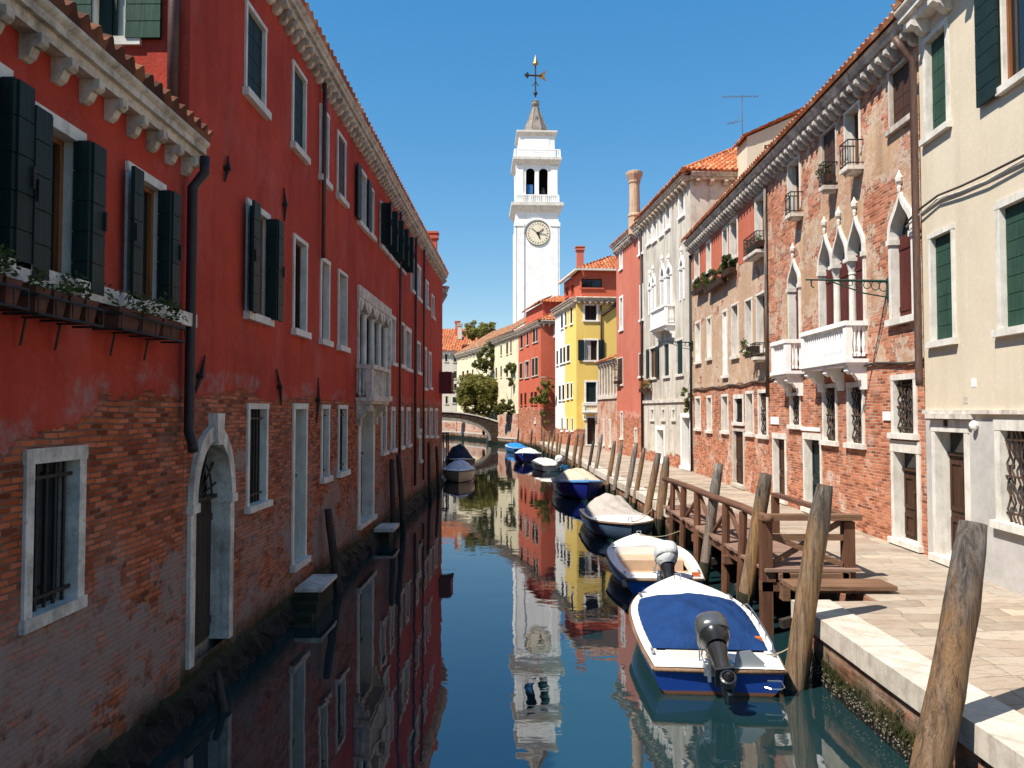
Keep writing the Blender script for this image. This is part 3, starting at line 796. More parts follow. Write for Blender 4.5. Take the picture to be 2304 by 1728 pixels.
# loggia of five columns with its balcony
ua, za = f.uz(804, 640); ub, _ = f.uz(877, 700); _, zs = f.uz(826, 800)
zs = f.uz(806, 818)[1]-.75
f.holes.append((ua+.02, zs, ub-.02, za-.02))
g = f.mb(); g.box(ua, ub, -.06, .3, za-.28, za); g.box(ua, ua+.1, -.05, .5, zs, za-.282); g.box(ub-.14, ub, -.05, .5, zs, za-.282)
lg = g.build('loggia', SS, LT.root)
n = 5
for i in range(n):
    u = ua+.28+(ub-ua-.5)*i/(n-1)
    f.column(u, .12, zs+.0, za-.285, .095, lg, M['stone'])
    if i < n-1: 
        v = ua+.28+(ub-ua-.5)*(i+1)/(n-1)
        f.mb().prism([(u+.02, za-.285), (u+.12, za-.62), ((u+v)/2-.12, za-.40), ((u+v)/2, za-.31), ((u+v)/2+.12, za-.40), (v-.12, za-.62), (v-.02, za-.285)], -.03, .2).build('arch_tracery', SS, lg)
f.mb().box(ua+.1, ub-.14, .46, .5, zs, za-.28).build('pane', M['void'], lg)  # no glass: black sheet painted as the loggia's shaded depth
f.balcony(ua-.05, ua+2.45, zs+.72, zs-.28, .40, SS, brackets=2)
f.mb().box(ua+2.5, ub, -.1, .3, zs-.14, zs).build('sill', SS, lg)
# ground storey
f.win(555, 907, 601, 1137, k='bars', fw=.09, rd=.16, sh=.10, **K)
w = f.win(658, 907, 690, 1262, k='door', fw=.11, rd=.24, m=M['grn_grey'], sidelite=1.3, **K)
f.win(722, 910, 740, 1081, k='bars', fw=.09, rd=.3, **K)
f.win(760, 911, 780, 1067, k='bars', fw=.09, rd=.3, **K)
w = f.win(806, 902, 842, 1165, k='door', fw=.26, rd=.35, m=M['brown'], sidelite=1.2, **K)
ua, za = f.uz(806, 902); ub, _ = f.uz(842, 902)
f.mb().box(ua-.15, ub+.15, -.25, -.04, za-.08, za+.16).build('hood', SS, w)
for p in ((857, 915, 869, 1022), (879, 915, 888, 1016), (898, 915, 906, 1010), (914, 916, 922, 1005), (943, 965, 948, 1040)):
    f.win(*p, k='bars', fw=.14, rd=.2, **K)
for x in (936, 953, 966, 978): f.win(x, 918, x+6, 985, k='pane', fw=.14, rd=.2, **K)
# arched water door
ua, _ = f.uz(421, 1200); ub, _ = f.uz(519, 1200); _, z0 = f.uz(519, 1428); _, za = f.uz(471, 957); _, zs = f.uz(519, 1108)
w = f.arch(ua, ub, z0, zs, za, 'round', fw=.15, rd=.30, name='water_door', back='void', finial=False, sill=False, fm=SS)
uc = (ua+ub)/2
f.mb().prism([(uc-.09, za-.26), (uc+.09, za-.26), (uc+.13, za+.16), (uc-.13, za+.16)], -.13, .2).build('keystone', SS, w)
f.leafmb2(ua+.15, ub-.15, .22, .28, z0+.05, zs-.05).build('door_leaf', M['pole_wet'], w)
g = f.mb()
for i in range(7):
    a = math.pi*(i+.5)/7; g.tube([(uc, .16, zs), (uc+.62*math.cos(a), .16, zs+.75*math.sin(a))], .014, 5)
g.tube([(uc+.42*math.cos(math.pi*i/10), .16, zs+.5*math.sin(math.pi*i/10)) for i in range(11)], .014, 5); g.box(ua+.15, ub-.15, .13, .21, zs-.05, zs)
g.build('fanlight_grille', M['iron'], w)
f.cornice(10.66, 11.02, .30, brk=.34, bh=.22, bw=.12, bd=.23)
for px, yt, r, m_ in ((714, 205, .045, 'pipe_red'), (893, 545, .045, 'pipe_red'), (929, 610, .055, 'pipe_red'), (948, 640, .045, 'pipe_red')):
    u, _ = f.uz(px, 900)
    f.pipe([(u, -.1, 10.55), (u, -.1, 6.9 if px == 714 else .9)], r, M[m_])
for (a, b) in (((508, 350), (501, 408)), ((635, 422), (636, 498)), ((618, 830), (629, 912)), ((713, 850), (709, 952)), ((456, 800), (430, 893))):
    u, z = f.uz(*a); v, y = f.uz(*b)
    g = f.mb(); c = ((u+v)/2, (z+y)/2)
    g.tube([(u, -.03, z), (c[0]+.01, -.05, c[1]), (v, -.03, y)], [.012, .035, .014], 6); g.tube([(c[0], 0, c[1]), (c[0], -.09, c[1])], .04, 6)
    g.build('wall_tie', M['iron'], LT.root)
roof(LT.root, LT.inv, (-3.75, 9.4, 11.02), (-3.38, 40.6, 11.02), (-9.0, 9.4, 12.9), (-8.7, 40.6, 12.9), sp=.3)
# end wall above the low roof, lit by the sun
e = LT.f[3]
W3 = lambda: e.mb()
u0, z1 = e.uz(132, -60); u1, z0 = e.uz(372, 84)
a = u0+.48; b = u1-.50
g = W3(); g.box(a-.1, a, -.04, .3, z0, z1); g.box(b, b+.1, -.04, .3, z0, z1)
w = g.build('window', M['stone'], LT.root); e.holes.append((a-.08, z0, b+.08, z1))
W3().box(a-.2, b+.2, -.05, .3, z0-.11, z0-.002).build('sill', M['stone'], w)
W3().box(a, b, .14, .17, z0, z1).build('pane', NB('hazy_glass').done((.20,.23,.21), .12, .6), w)
g = W3(); g.box((a+b)/2-.02, (a+b)/2+.02, .10, .138, z0, z1); g.box(a, a+.16, .08, .138, z0, z1); g.build('casement', M['green'], w)
for x0, x1 in ((a-.46, a-.02), (b+.02, b+.46)): e.leafmb(x0, x1, -.065, -.015, z0-.03, z1).build('shutter', M['green2'], w)
u, _ = e.uz(405, 100)
e.pipe([(e.L-.17, -.09, 10.5), (e.L-.17, -.09, 7.0)], .07, M['pipe_red'])
chimney(LT.root, LT.inv, -3.98, 38.2, 11.0, 12.7, .22, M['attic'], 'square')
LT.done()
# continuation of the left bank round the bend
L2 = House('red_house', 'plain red house round the bend beyond the long red house', foot((-3.72, 40.6), (-7.4, 62), 9), 10.3, M['red_tall'])
f = L2.f[0]
for i in range(5):
    for z in (1.9, 4.6, 7.6): f.rect(2+i*4, z, 3.1+i*4, z+1.7, k='shut', m=M['brown'])
f.cornice(10.0, 10.4, .4, brk=.5)
L2.done()
L3 = House('brick_house', 'brown house at the far left behind the bridge end', foot((-7.45, 62.1), (-13.5, 86), 9), 9.5, M['pinkred'])
for i in range(5):
    for z in (1.9, 4.6, 7.2): L3.f[0].rect(2+i*4.5, z, 3.1+i*4.5, z+1.6, k='shut', m=M['brown'])
L3.done()
# jutting red bay at the end of the long house
u0, _ = LT.f[0].uz(975, 850)
bx = LT.f[0]
g = bx.mb(); g.box(bx.L-1.5, bx.L-.1, -.62, -.002, 4.75, 5.75); g.box(bx.L-1.55, bx.L-.05, -.68, -.002, 4.66, 4.748)
g.build('timber_bay', M['redwood'], LT.root)

# ================================================================== RIGHT BANK
RC = House('cream_house', 'cream rendered house with a grey base and green shutters on the right edge', foot((8.07, 15.0), (7.45, 4.0), 9), 11.75, M['cream'], zbot=.3)
f = RC.f[0]
f.win(2078, 92, 2135, 290, k='shut', m=M['green2'], fw=.10, rd=.20)
u0, z1 = f.uz(2252, -70); _, z0 = f.uz(2240, 226)
f.rect(u0, z0, u0+1.35, z1, k='pane', fw=.05, rd=.12)
f.leafmb(u0-.62, u0-.02, -.10, -.05, z0+.03, z1-.1).build('shutter', M['green'], RC.root)
f.win(2091, 529, 2148, 775, k='shut', fw=.09, rd=.17)
u0, z1 = f.uz(2242, 457); _, z0 = f.uz(2241, 760)
f.rect(u0, z0, u0+1.25, z1, k='shut', fw=.12, rd=.17)
u0, z1 = f.uz(2098, 944); u1, _ = f.uz(2180, 944)
w = f.rect(u0, .93, u1, z1, k='door', fw=.13, rd=.30, ft=.22, sidelite=.45)
pl = f.mb(); pu, pz = f.uz(2133, 951); pl.box(pu-.06, pu+.06, -.055, -.038, pz-.07, pz+.05); pl.build('number_plate', M['iron'], w)
u0, z1 = f.uz(2240, 944); _, z0 = f.uz(2242, 1186)
f.rect(u0, z0, u0+1.25, z1, k='bars', fw=.17, rd=.34, hang=-1)
wu, wz = f.uz(2199, 957); g = f.mb(); g.lathe([(.02,-.09),(.06,-.05),(.075,0),(.06,.05),(.02,.08)], (wu, -.06, wz), 10); g.build('wall_light', M['white'], RC.root)
for a_, b_, c_, d_, m_ in ((2186, 852, 2197, 870, 'white'), (2168, 893, 2178, 908, 'kerb')):
    pu, pz = f.uz(a_, b_); qu, qz = f.uz(c_, d_); f.mb().box(pu, qu, -.006, .01, qz, pz).build('plaster_patch', M[m_], RC.root)
_, zl = f.uz(2090, 925)
g = f.mb(); g.box(0, f.L, -.07, .01, zl-.05, zl+.02); g.box(.25, 1.75, -.13, .01, zl-.14, zl-.052); g.build('string_course', M['stone_shade'], RC.root)
f.cornice(11.3, 11.76, .45, mat=M['stone'], brk=.8, bh=.26, bw=.2, bd=.36)
roof(RC.root, RC.inv, (7.62, 15.1, 11.78), (7.0, 4.0, 11.78), (12, 15.1, 13.2), (11.4, 4.0, 13.2), sp=.22, amp=.08)
f.pipe([(-.05, -.44, 11.2), (-.05, -.30, 10.95), (-.04, -.10, 10.7), (-.02, -.10, 4.4), (.0, -.1, 4.25)], .07, M['pipe'])
ca, cz = f.uz(2072, 485); 
P = []
for px, py in ((2040, 500), (2070, 470), (2110, 440), (2160, 420), (2220, 392), (2304, 350)):
    u, z = f.uz(px, py, -.06); P.append((u, -.06, z))
P.append((f.L, -.06, P[-1][2]+.1))
f.pipe(P, .022, M['cable'], 'cable', 5); f.pipe([(u, y-.01, z-.09-.03*math.sin(i*2.1)) for i, (u, y, z) in enumerate(P)], .018, M['stone_shade'], 'cable', 5)
RC.done()

RB = House('brick_palazzo', 'weathered orange brick palazzo with pointed gothic windows and two white balconies', foot((8.34, 24.9), (8.2, 15.15), 9), 11.8, M['palazzo'], zbot=.3)
f = RB.f[0]
f.win(2000, 165, 2053, 270, k='shut', m=M['brown'], rd=.16, fw=.06, fm=M['kerb'])
f.win(1900, 256, 1936, 372, k='pane', rd=.30, fw=.06, sill=False)
f.win(1849, 304, 1883, 410, k='shut', m=M['brown'], rd=.14, fw=.05, sill=False, fm=M['kerb'])
f.win(1773, 372, 1801, 470, k='pane', rd=.30, fw=.06, sill=False)
for a, b, y in ((1770, 1808, 478), (1846, 1886, 416), (1893, 1944, 370)):
    u0, _ = f.uz(a, y, -.3); u1, z = f.uz(b, y, 0)
    f.ironbalc(u0+.05, u1, z, .38, .6)
# big single pointed window
u0, _ = f.uz(2004, 600); u1, _ = f.uz(2062, 600); _, z0 = f.uz(2062, 722); _, zs = f.uz(2016, 536); _, za = f.uz(2027, 428)
f.arch(u0, u1, z0, zs, za, fw=.12, rd=.22)
# triple window
u0, _ = f.uz(1845, 640); u1, _ = f.uz(1948, 560); 
_, zs = f.uz(1905, 584); _, za = f.uz(1917, 485); _, zb = f.uz(1926, 730)
z0 = zb-.75; n3 = (u1-u0)/3
for i in range(3):
    w = f.arch(u0+i*n3, u0+(i+1)*n3, z0, zs, za-.02, fw=.08, rd=.22, name='arched_window', sill=False, col_l=i > 0, col_r=i < 2)
    if i: f.column(u0+i*n3, .08, z0, zs, .095, w)
f.balcony(u0-.05, u1+.02, zb+.02, zb-1.02, .50, M['white'], brackets=3)
u0, _ = f.uz(1776, 700); u1, _ = f.uz(1803, 700); _, zs = f.uz(1789, 643); _, za = f.uz(1788, 578); _, zb = f.uz(1795, 766)
f.arch(u0, u1, zb-.8, zs, za, fw=.10, rd=.26, sill=False)
f.balcony(u0-.12, u1+.12, zb-.0, zb-1.06, .50, M['white'], brackets=2)
# ground storey
BW = dict(k='bars', hang=-1, rd=.22)
f.win(2006, 844, 2063, 990, fw=.12, **BW); f.win(1906, 861, 1945, 1011, fw=.12, **BW); f.win(1851, 865, 1884, 1004, fw=.10, **BW); f.win(1778, 884, 1802, 966, fw=.09, **BW)
u0, z1 = f.uz(2006, 990); u1, _ = f.uz(2071, 990); f.rect(u0, .93, u1, z1-.0, k='door', fw=.13, rd=.25, m=M['brown'], sidelite=.4, ft=.24)
u0, z1 = f.uz(1808, 973); u1, _ = f.uz(1849, 973); f.rect(u0, .93, u1, z1, k='door', fw=.10, rd=.26, m=M['green'], ft=.18)
u0, z1 = f.uz(1739, 973); u1, _ = f.uz(1769, 973); f.rect(u0, .93, u1, z1, k='door', fw=.10, rd=.22, m=M['brown'], ft=.18)
for a, b, c, d in ((1736, 938, 1753, 955), (1989, 926, 2006, 946), (1804, 960, 1845, 971)):
    u0, z1 = f.uz(a, b); u1, z0 = f.uz(c, d); f.mb().box(u0, u1, -.035, .0, z0, z1).build('stone_plaque', M['white'], RB.root)
f.cornice(11.40, 11.74, .42, mat=M['cornice_dark'], brk=.36, bh=.26, bw=.12, bd=.33)
roof(RB.root, RB.inv, (7.84, 25, 11.74), (7.7, 15.1, 11.74), (13, 25, 13.9), (12.9, 15.1, 13.9), sp=.22, amp=.07)
P = [(f.L*i/14, -.05, 4.78+.05*math.sin(i*1.3)) for i in range(15)]
f.pipe(P, .03, M['cable'], 'cable', 5)
f.pipe([(.05, -.08, 11.1), (.05, -.08, 4.2)], .05, M['pole_grey'])
RB.done()

RD = House('brick_house', 'narrow windowed pinkish house with a red painted top strip, left of the gothic palazzo', foot((8.5, 36.0), (8.34, 24.92), 9), 11.8, M['palazzo_far'], zbot=.3)
f = RD.f[0]
q = []
for p in ((1699, 450, 1723, 552), (1642, 500, 1660, 580), (1626, 517, 1638, 590), (1590, 546, 1600, 612), (1563, 569, 1574, 628)):
    f.win(*p, k='pane', rd=.30, fw=.07)
# the painted strip: boards of red render standing a little proud between the windows
_, zr = f.uz(1573, 632); us = sorted([(h[0]-.03, h[2]+.03) for h in f.holes]); x = .0; zlo = min(h[1] for h in f.holes)-.1
for a, b in us+[(f.L-.6, f.L)]:
    if a-x > .05: f.mb().box(x, a-.06, -.012, .01, zlo, 11.3).build('red_render', M['red_panel'], RD.root)
    x = b+.06
for p in ((1702, 662, 1725, 792), (1677, 675, 1693, 792), (1646, 686, 1662, 806)): f.win(*p, k='pane', rd=.28, fw=.08)
f.win(1626, 699, 1637, 850, k='blind', rd=.12, fw=.1, m=M['white'])
for p in ((1591, 714, 1601, 810), (1565, 725, 1577, 818)): f.win(*p, k='blind', rd=.3, fw=.1, m=M['white'])
for a, b, y in ((1676, 1727, 560), (1692, 1726, 802)):
    u0, _ = f.uz(a, y, -.3); u1, z = f.uz(b, y, 0); f.ironbalc(u0+.05, u1, z, .38, .6 if y < 700 else .45)
f.win(1706, 877, 1728, 988, fw=.12, **BW)
f.win(1678, 880, 1696, 983, k='shut', m=M['redwood'], fw=.1)
f.win(1624, 887, 1639, 977, fw=.1, k='pane'); f.win(1591, 890, 1602, 975, fw=.1, k='pane'); f.win(1565, 892, 1577, 970, fw=.1, k='pane')
u0, z1 = f.uz(1649, 962); u1, _ = f.uz(1675, 962); f.rect(u0, .93, u1, z1, k='door', fw=.12, rd=.15, m=M['brown'], fm=M['kerb'])
f.win(1651, 888, 1674, 958, fw=.14, k='bars', rd=.25, ft=.16)
f.cornice(11.40, 11.74, .42, mat=M['cornice_dark'], brk=.36, bh=.28, bw=.12, bd=.34)
roof(RD.root, RD.inv, (8.0, 36.1, 11.74), (7.84, 25, 11.74), (13.2, 36.1, 13.9), (13, 25, 13.9), sp=.24, amp=.07)
P = [(f.L*i/14, -.05, 4.72+.05*math.sin(i*1.7)) for i in range(15)]
f.pipe(P, .03, M['cable'], 'cable', 5)
f.pipe([(-.02, -.1, 11.1), (-.02, -.1, .95)], .06, M['iron'])
RD.done()
for i, (a, b, y, lb) in enumerate(((1556, 1580, 640, 'trough of bushy green plants under the attic window next to the drainpipe'), (1583, 1623, 624, 'longest trough of bushy plants under the red painted strip'), (1622, 1641, 602, 'small trough of plants highest up under the red painted strip'))):
    ua, _ = f.uz(a, y, -.3); uc, zz = f.uz(b, y, -.3)
    flowerbox('flower_box', lb, f, ua, uc, zz-.18, .3, 'flower troughs on the pinkish house', n=1500, h=.5, seed=20+i, flowers=None)
ua, z = f.uz(1682, 795, -.3)
flowerbox('flower_box', 'trailing plant pot on the small window balcony of the pinkish house', f, ua, ua+.75, z, .4, n=260, h=.25, seed=31, hang=.3)
for i, (fc, px0, px1, y0, lb) in enumerate(((RB.f[0], 1680, 1724, 548, 'dry plants spilling over the upper iron balcony of the pinkish house'), (RB.f[0], 1848, 1880, 400, 'brown straggly plants behind the lower of two joined iron balconies'))):
    fc = f if i == 0 else RB.f[0]
    ua, _ = fc.uz(px0, y0, -.25); uc, z = fc.uz(px1, y0, -.1)
    flowerbox('flower_box', lb, fc, ua+.1, uc-.1, z-.05, .3, n=160, h=.3, seed=41+i)

# rear house peeping over the roofs
RR = House('rear_house', 'cream gable of a taller house peeping over the tiled roofs on the right', [(10.7, 36.1), (10.72, 34.6), (16, 34.8), (16, 36.2)], 16.25, M['cream'], zbot=11.5)
g = RR.f[1]; RR.f[1].extra.append([(0, 0, 16.25), (g.L, 0, 16.25), (g.L, 0, 18.6)])
u, z = g.uz(1742, 335); g.rect(u-.5, z-.25, u+.55, z+.2, k='void', sill=False, fw=.03)
roof(RR.root, RR.inv, (10.5, 36.2, 16.2), (10.5, 34.4, 16.2), (16.0, 36.2, 18.75), (16.0, 34.4, 18.75), sp=.22, amp=.07)
RR.done()

R3 = House('white_house', 'tall grey and white stained house with a hipped tile roof and gothic windows', [(7.8, 45.5), (8.5, 36.25), (15.2, 36.75), (14.5, 46)], 15.1, M['greywhite'], zbot=.3)
f = R3.f[0]
for p in ((1456, 501, 1466, 548), (1468, 484, 1478, 542), (1484, 468, 1493, 530), (1498, 450, 1508, 514), (1527, 424, 1540, 486)): f.win(*p, k='pane', rd=.30, fw=.08, fm=M['white'])
for a, b, yt, ys, yb in ((1460, 1467, 622, 645, 706), (1468, 1475, 612, 636, 704), (1487, 1497, 590, 620, 692), (1500, 1512, 588, 612, 686), (1530, 1540, 572, 597, 672)):
    u0, _ = f.uz(a, ys); u1, _ = f.uz(b, ys); f.arch(u0, u1, f.uz(b, yb)[1], f.uz(b, ys)[1], f.uz((a+b)/2, yt)[1], fw=.14, rd=.35, fm=M['white'], sill=False)
u0, _ = f.uz(1484, 700); u1, z = f.uz(1518, 684); f.balcony(u0, u1, z, z-1.15, .5, M['white'])
for a, b, yt, yb in ((1462, 1478, 782, 853), (1493, 1507, 772, 850), (1521, 1538, 764, 846)): f.win(a, yt, b, yb, k='open' if a < 1480 else 'shut', m=M['green'], fw=.1, leaf=.55, rd=.15)
u0, z1 = f.uz(1532, 930); u1, _ = f.uz(1555, 930); f.rect(u0, .93, u1, z1, k='door', fw=.2, rd=.4, fm=M['white'])
u0, z1 = f.uz(1476, 958); u1, _ = f.uz(1496, 958); f.rect(u0, .93, u1, z1, k='door', fw=.2, rd=.4, fm=M['white'])
for a in (1464, 1489, 1512): f.win(a, 918, a+8, 948, k='pane', fw=.1)
f.mb().box(0, f.L, -.08, .01, 4.2, 4.36).build('string_course', M['stone_shade'], R3.root)
for fc in (f, R3.f[1]):
    fc.cornice(14.75, 15.12, .42, mat=M['cornice'], brk=.62, bh=.26, bw=.16, bd=.32)
s = R3.f[1]
s.mb().box(.1, 1.2, -.02, .01, 10.9, 11.6).build('stone_plaque', M['white'], R3.root)
f.pipe([(-.0, -.1, 14.5), (-.0, -.1, 1)], .07, M['pipe_dark'])
A, B, C_, D = (7.3, 45.6, 15.12), (8.05, 35.8, 15.12), (15.7, 36.3, 15.12), (15, 46.4, 15.12)
r0, r1 = (10.9, 46.0, 17.5), (11.7, 40.2, 17.6)
roof(R3.root, R3.inv, A, B, r0, r1, sp=.26, amp=.09); roof(R3.root, R3.inv, B, C_, r1, r1, sp=.26, amp=.09, name='roof')
ridge(R3.root, R3.inv, [B, r1, r0]); ridge(R3.root, R3.inv, [C_, r1])
R3.done()
an = empty('television_antenna', (11.9, 39.2, 17.1), 0, label='thin rooftop television antenna against the sky', cat='antenna')
g = MB(); g.tube([(0,0,0),(0,0,3.0)], .02, 6); g.build('mast', M['pole_grey'], an)
g = MB(); g.tube([(-1.0,0,2.9),(.85,0,2.95)], .011, 5)
for i in range(13):
    x = -1.0+i*.15; g.tube([(x,-.16,2.9+.003*i),(x,.16,2.9+.003*i)], .009, 4); g.tube([(x,0,2.84),(x,0,2.97)], .009, 4)
g.tube([(-.75,0,1.5),(0,0,1.65)], .014, 5); g.tube([(-.5,0,1.5),(-.1,0,1.95)], .01, 4)
for i in range(5): g.tube([(-.75+i*.12,-.25,1.5+.02*i),(-.75+i*.12,.25,1.5+.02*i)], .009, 4)
g.build('elements', M['pole_grey'], an)

R4 = House('red_house', 'narrow pinkish red house with a round chimney between the white and the yellow house', foot((7.1, 52), (7.78, 45.52), 8), 14.7, M['pinkred'], zbot=.3)
f = R4.f[0]
for p in ((1394, 550, 1401, 606), (1437, 508, 1446, 572), (1394, 668, 1402, 744), (1440, 642, 1447, 722)): f.win(*p, k='shut' if p[1] < 600 else 'pane', m=M['brown'], fw=.14, fm=M['white'])
for p in ((1390, 806, 1402, 868), (1438, 795, 1447, 850)): f.win(*p, k='shut', m=M['brown'], fw=.06, rd=.08)
for p in ((1396, 925, 1402, 990), (1428, 962, 1434, 1005)): f.win(*p, k='pane', fw=.1)
f.cornice(14.6, 14.95, .4, mat=M['cornice_dark'], brk=.4)
roof(R4.root, R4.inv, (6.65, 52.1, 14.95), (7.35, 45.5, 14.95), (10.5, 52.4, 16.6), (11.2, 45.9, 16.6))
chimney(R4.root, R4.inv, 7.55, 46.9, 14.6, 18.5, .34, M['chim'])
R4.done()
flowerbox('flower_box', 'orange flowering window trough between the red and the white house', R3.f[0], .15, 2.1, R3.f[0].uz(1470, 880, -.3)[1], .35, n=500, h=.5, seed=51, flowers=1)
flowerbox('flower_box', 'green climbing pot at the dark shutter on the far corner of the narrow red house', R4.f[0], .3, 1.4, R4.f[0].uz(1395, 862, -.3)[1], .3, n=250, h=1.2, seed=52)

# low brick wing with a row of posts
R5 = House('brick_house', 'low brick wing with a row of stone posts on top beside the yellow house', foot((6.5, 58.5), (7.1, 52.05), 3), 4.6, M['gardenbrick'], zbot=.3)
f = R5.f[0]
f.mb().box(0, f.L, -.1, .3, 4.62, 4.78).build('coping', M['stone_shade'], R5.root)
for i in range(7): f.column(.35+i*(f.L-.7)/6, .12, 4.785, 7.2, .10, R5.root, M['kerb'])
f.mb().box(0, f.L, -.05, .3, 7.2, 7.36).build('beam', M['stone_shade'], R5.root)
roof(R5.root, R5.inv, (6.3, 58.6, 7.4), (6.9, 52.0, 7.4), (9.3, 58.9, 8.6), (9.9, 52.3, 8.6))
for a in (2.1, 4.2): f.rect(a, 1.2, a+.5, 3.2, k='pane')
R5.done()

# yellow house
R6 = House('yellow_house', 'yellow house with white window surrounds and a red attic storey', [(3.95, 70), (5.2, 62), (11.5, 62.6), (10.5, 70.6)], 12.9, M['yellow'], zbot=.3)
c, s = R6.f[0], R6.f[1]
for p in ((1262, 706, 1268, 740), (1283, 692, 1289, 730), (1271, 700, 1276, 735), (1260, 782, 1266, 820), (1267, 780, 1273, 818), (1275, 776, 1283, 815), (1252, 788, 1257, 823), (1257, 866, 1263, 903), (1265, 864, 1271, 902), (1275, 861, 1281, 900), (1284, 860, 1289, 898)):
    c.win(*p, k='pane' if p[0] % 2 else 'shut', fw=.10, rd=.08, m=M['brown'] if p[0] % 2 else M['green'], fm=M['white'])
for a in (1263, 1275, 1286): c.win(a, 940, a+4, 972, k='void', fw=.05, rd=.06, fm=M['white'])
s.win(1312, 683, 1346, 724, k='pane', fw=.14, fm=M['white'], rd=.2, m=M['brown'])
s.win(1313, 762, 1347, 814, k='open', m=M['green'], fw=.12, leaf=.5, fm=M['white'], rd=.2, cur=True)
s.win(1315, 856, 1345, 908, k='shut', m=M['green'], fw=.13, fm=M['white'], rd=.2)
u0, z1 = s.uz(1311, 909); u1, z0 = s.uz(1345, 930)
s.balcony(u0, u1, z1, z0, .3, M['white'])
u0, z1 = s.uz(1317, 936); u1, _ = s.uz(1344, 936); s.rect(u0, .95, u1, z1, k='door', fw=.15, m=M['brown'], fm=M['stone'])
for fc in (c, s): fc.cornice(12.6, 13.0, .45, mat=M['cornice'], brk=.45, bh=.28)
u, _ = s.uz(1352, 700); s.pipe([(u, -.08, 12.6), (u, -.08, 7.2)], .06, M['pipe_dark'])
u, z = s.uz(1354, 710); v, z2 = s.uz(1392, 682); s.pipe([(u, -.1, z), (v, -.1, z2)], .12, M['rust'], 'flue')
AP = [(4.7, 69), (5.75, 62.6), (11.4, 63.1), (10.4, 69.6)]
RA = House('attic_wall', None, AP, 15.35, M['attic'], zbot=12.9, host=R6)
s2 = RA.f[1]; s2.win(1306, 624, 1357, 651, k='pane', fw=.1, fm=M['attic'], rd=.2, m=M['brown'])
for a in (1272, 1284): RA.f[0].win(a, 640 if a > 1280 else 645, a+8, 668, k='pane', fw=.1, fm=M['attic'])
A, B, C_, D = (4.2, 69.3, 15.35), (5.3, 62.15, 15.35), (11.9, 62.7, 15.35), (10.9, 69.9, 15.35)
r1 = (9.0, 66.0, 17.2); r0 = (8.2, 69.5, 17.2)
roof(R6.root, R6.inv, A, B, r0, r1, sp=.3, amp=.09); roof(R6.root, R6.inv, B, C_, r1, r1, sp=.3, amp=.09)
g = MB(R6.inv); g.obox((5.3,62.2,15.3), (11.9,62.75,15.3), .3, .14); g.obox((4.25,69.2,15.3), (5.3,62.2,15.3), .3, .14); g.build('eaves', M['stone'], R6.root)
chimney(R6.root, R6.inv, 5.9, 66.2, 15.4, 18.0, .3, M['pinkred'], 'square')
RA.done(); R6.done()
# red house on the water beyond the yellow one
R7 = House('red_house', 'salmon red house with dark window pairs standing in the water beyond the yellow house', [(.69, 82), (2.72, 72), (7, 72.7), (5, 82.8)], 12.2, M['farred'])
c, s = R7.f[0], R7.f[1]
for p in ((1171, 753, 1177, 785), (1185, 746, 1190, 778), (1199, 735, 1205, 772), (1206, 733, 1211, 770), (1169, 817, 1176, 853), (1197, 806, 1203, 848), (1204, 804, 1211, 846), (1171, 884, 1176, 914), (1180, 882, 1185, 913), (1194, 881, 1200, 912), (1202, 880, 1209, 912)):
    c.win(*p, k='pane', fw=.08, rd=.07, m=M['brown'], fm=M['farred'] if p[1] > 870 else M['kerb'])
c.win(1181, 812, 1191, 851, k='shut', m=M['redwood'], fw=.15, fm=M['kerb'])
c.win(1203, 940, 1206, 954, k='void', fw=.1)
s.win(1246, 728, 1250, 760, k='pane', fw=.1, fm=M['white'])
for fc in (c, s): fc.cornice(11.95, 12.3, .4, mat=M['cornice'], brk=.5)
A, B, C_ = (.3, 82.2, 12.3), (2.4, 71.6, 12.3), (7.2, 72.3, 12.3)
roof(R7.root, R7.inv, B, C_, (4.0, 74.6, 13.3), (7.0, 75.0, 13.3), sp=.3, amp=.09); roof(R7.root, R7.inv, A, B, (2.4, 82.5, 13.3), (4.0, 74.6, 13.3), sp=.3, amp=.09)
RT = House('attic_wall', None, [(1.5, 81.8), (3.0, 74.2), (7.2, 74.9), (5.5, 82.2)], 14.3, M['attic'], zbot=12.1, host=R7)
roof(R7.root, R7.inv, (2.6, 73.8, 14.3), (7.5, 74.6, 14.3), (4.8, 78, 15.5), (7, 78.4, 15.5), sp=.3, amp=.09); roof(R7.root, R7.inv, (1.1, 82, 14.3), (2.6, 73.8, 14.3), (3.4, 82.3, 15.5), (4.8, 78, 15.5), sp=.3, amp=.09)
RT.done(); R7.done()
R8 = House('cream_house', 'pale yellow house with a long brown tiled roof behind the climbing tree', foot((-2.9, 96), (.72, 82.1), 12), 12.3, M['ochre'], zbot=.3)
c = R8.f[0]
for p in ((1139, 769, 1144, 798), (1148, 763, 1152, 795), (1139, 820, 1144, 850), (1149, 818, 1153, 850), (1126, 775, 1130, 801), (1126, 822, 1130, 850), (1115, 826, 1119, 852)): c.win(*p, k='pane', fw=.10, rd=.07, m=M['brown'], fm=M['ochre'])
c.cornice(12.0, 12.4, .5, mat=M['cornice'], brk=.6)
roof(R8.root, R8.inv, (-3.4, 96, 12.4), (.2, 81.9, 12.4), (2.6, 97.5, 16.2), (6.2, 83.4, 16.2), mat=M['tile_old'], sp=.35, amp=.1)
R8.done()
R9 = House('cream_house', 'cream house with small attic windows behind the bushy tree', foot((-8.0, 112), (-2.95, 96.1), 12), 11.9, M['ochre'], zbot=.3)
c = R9.f[0]
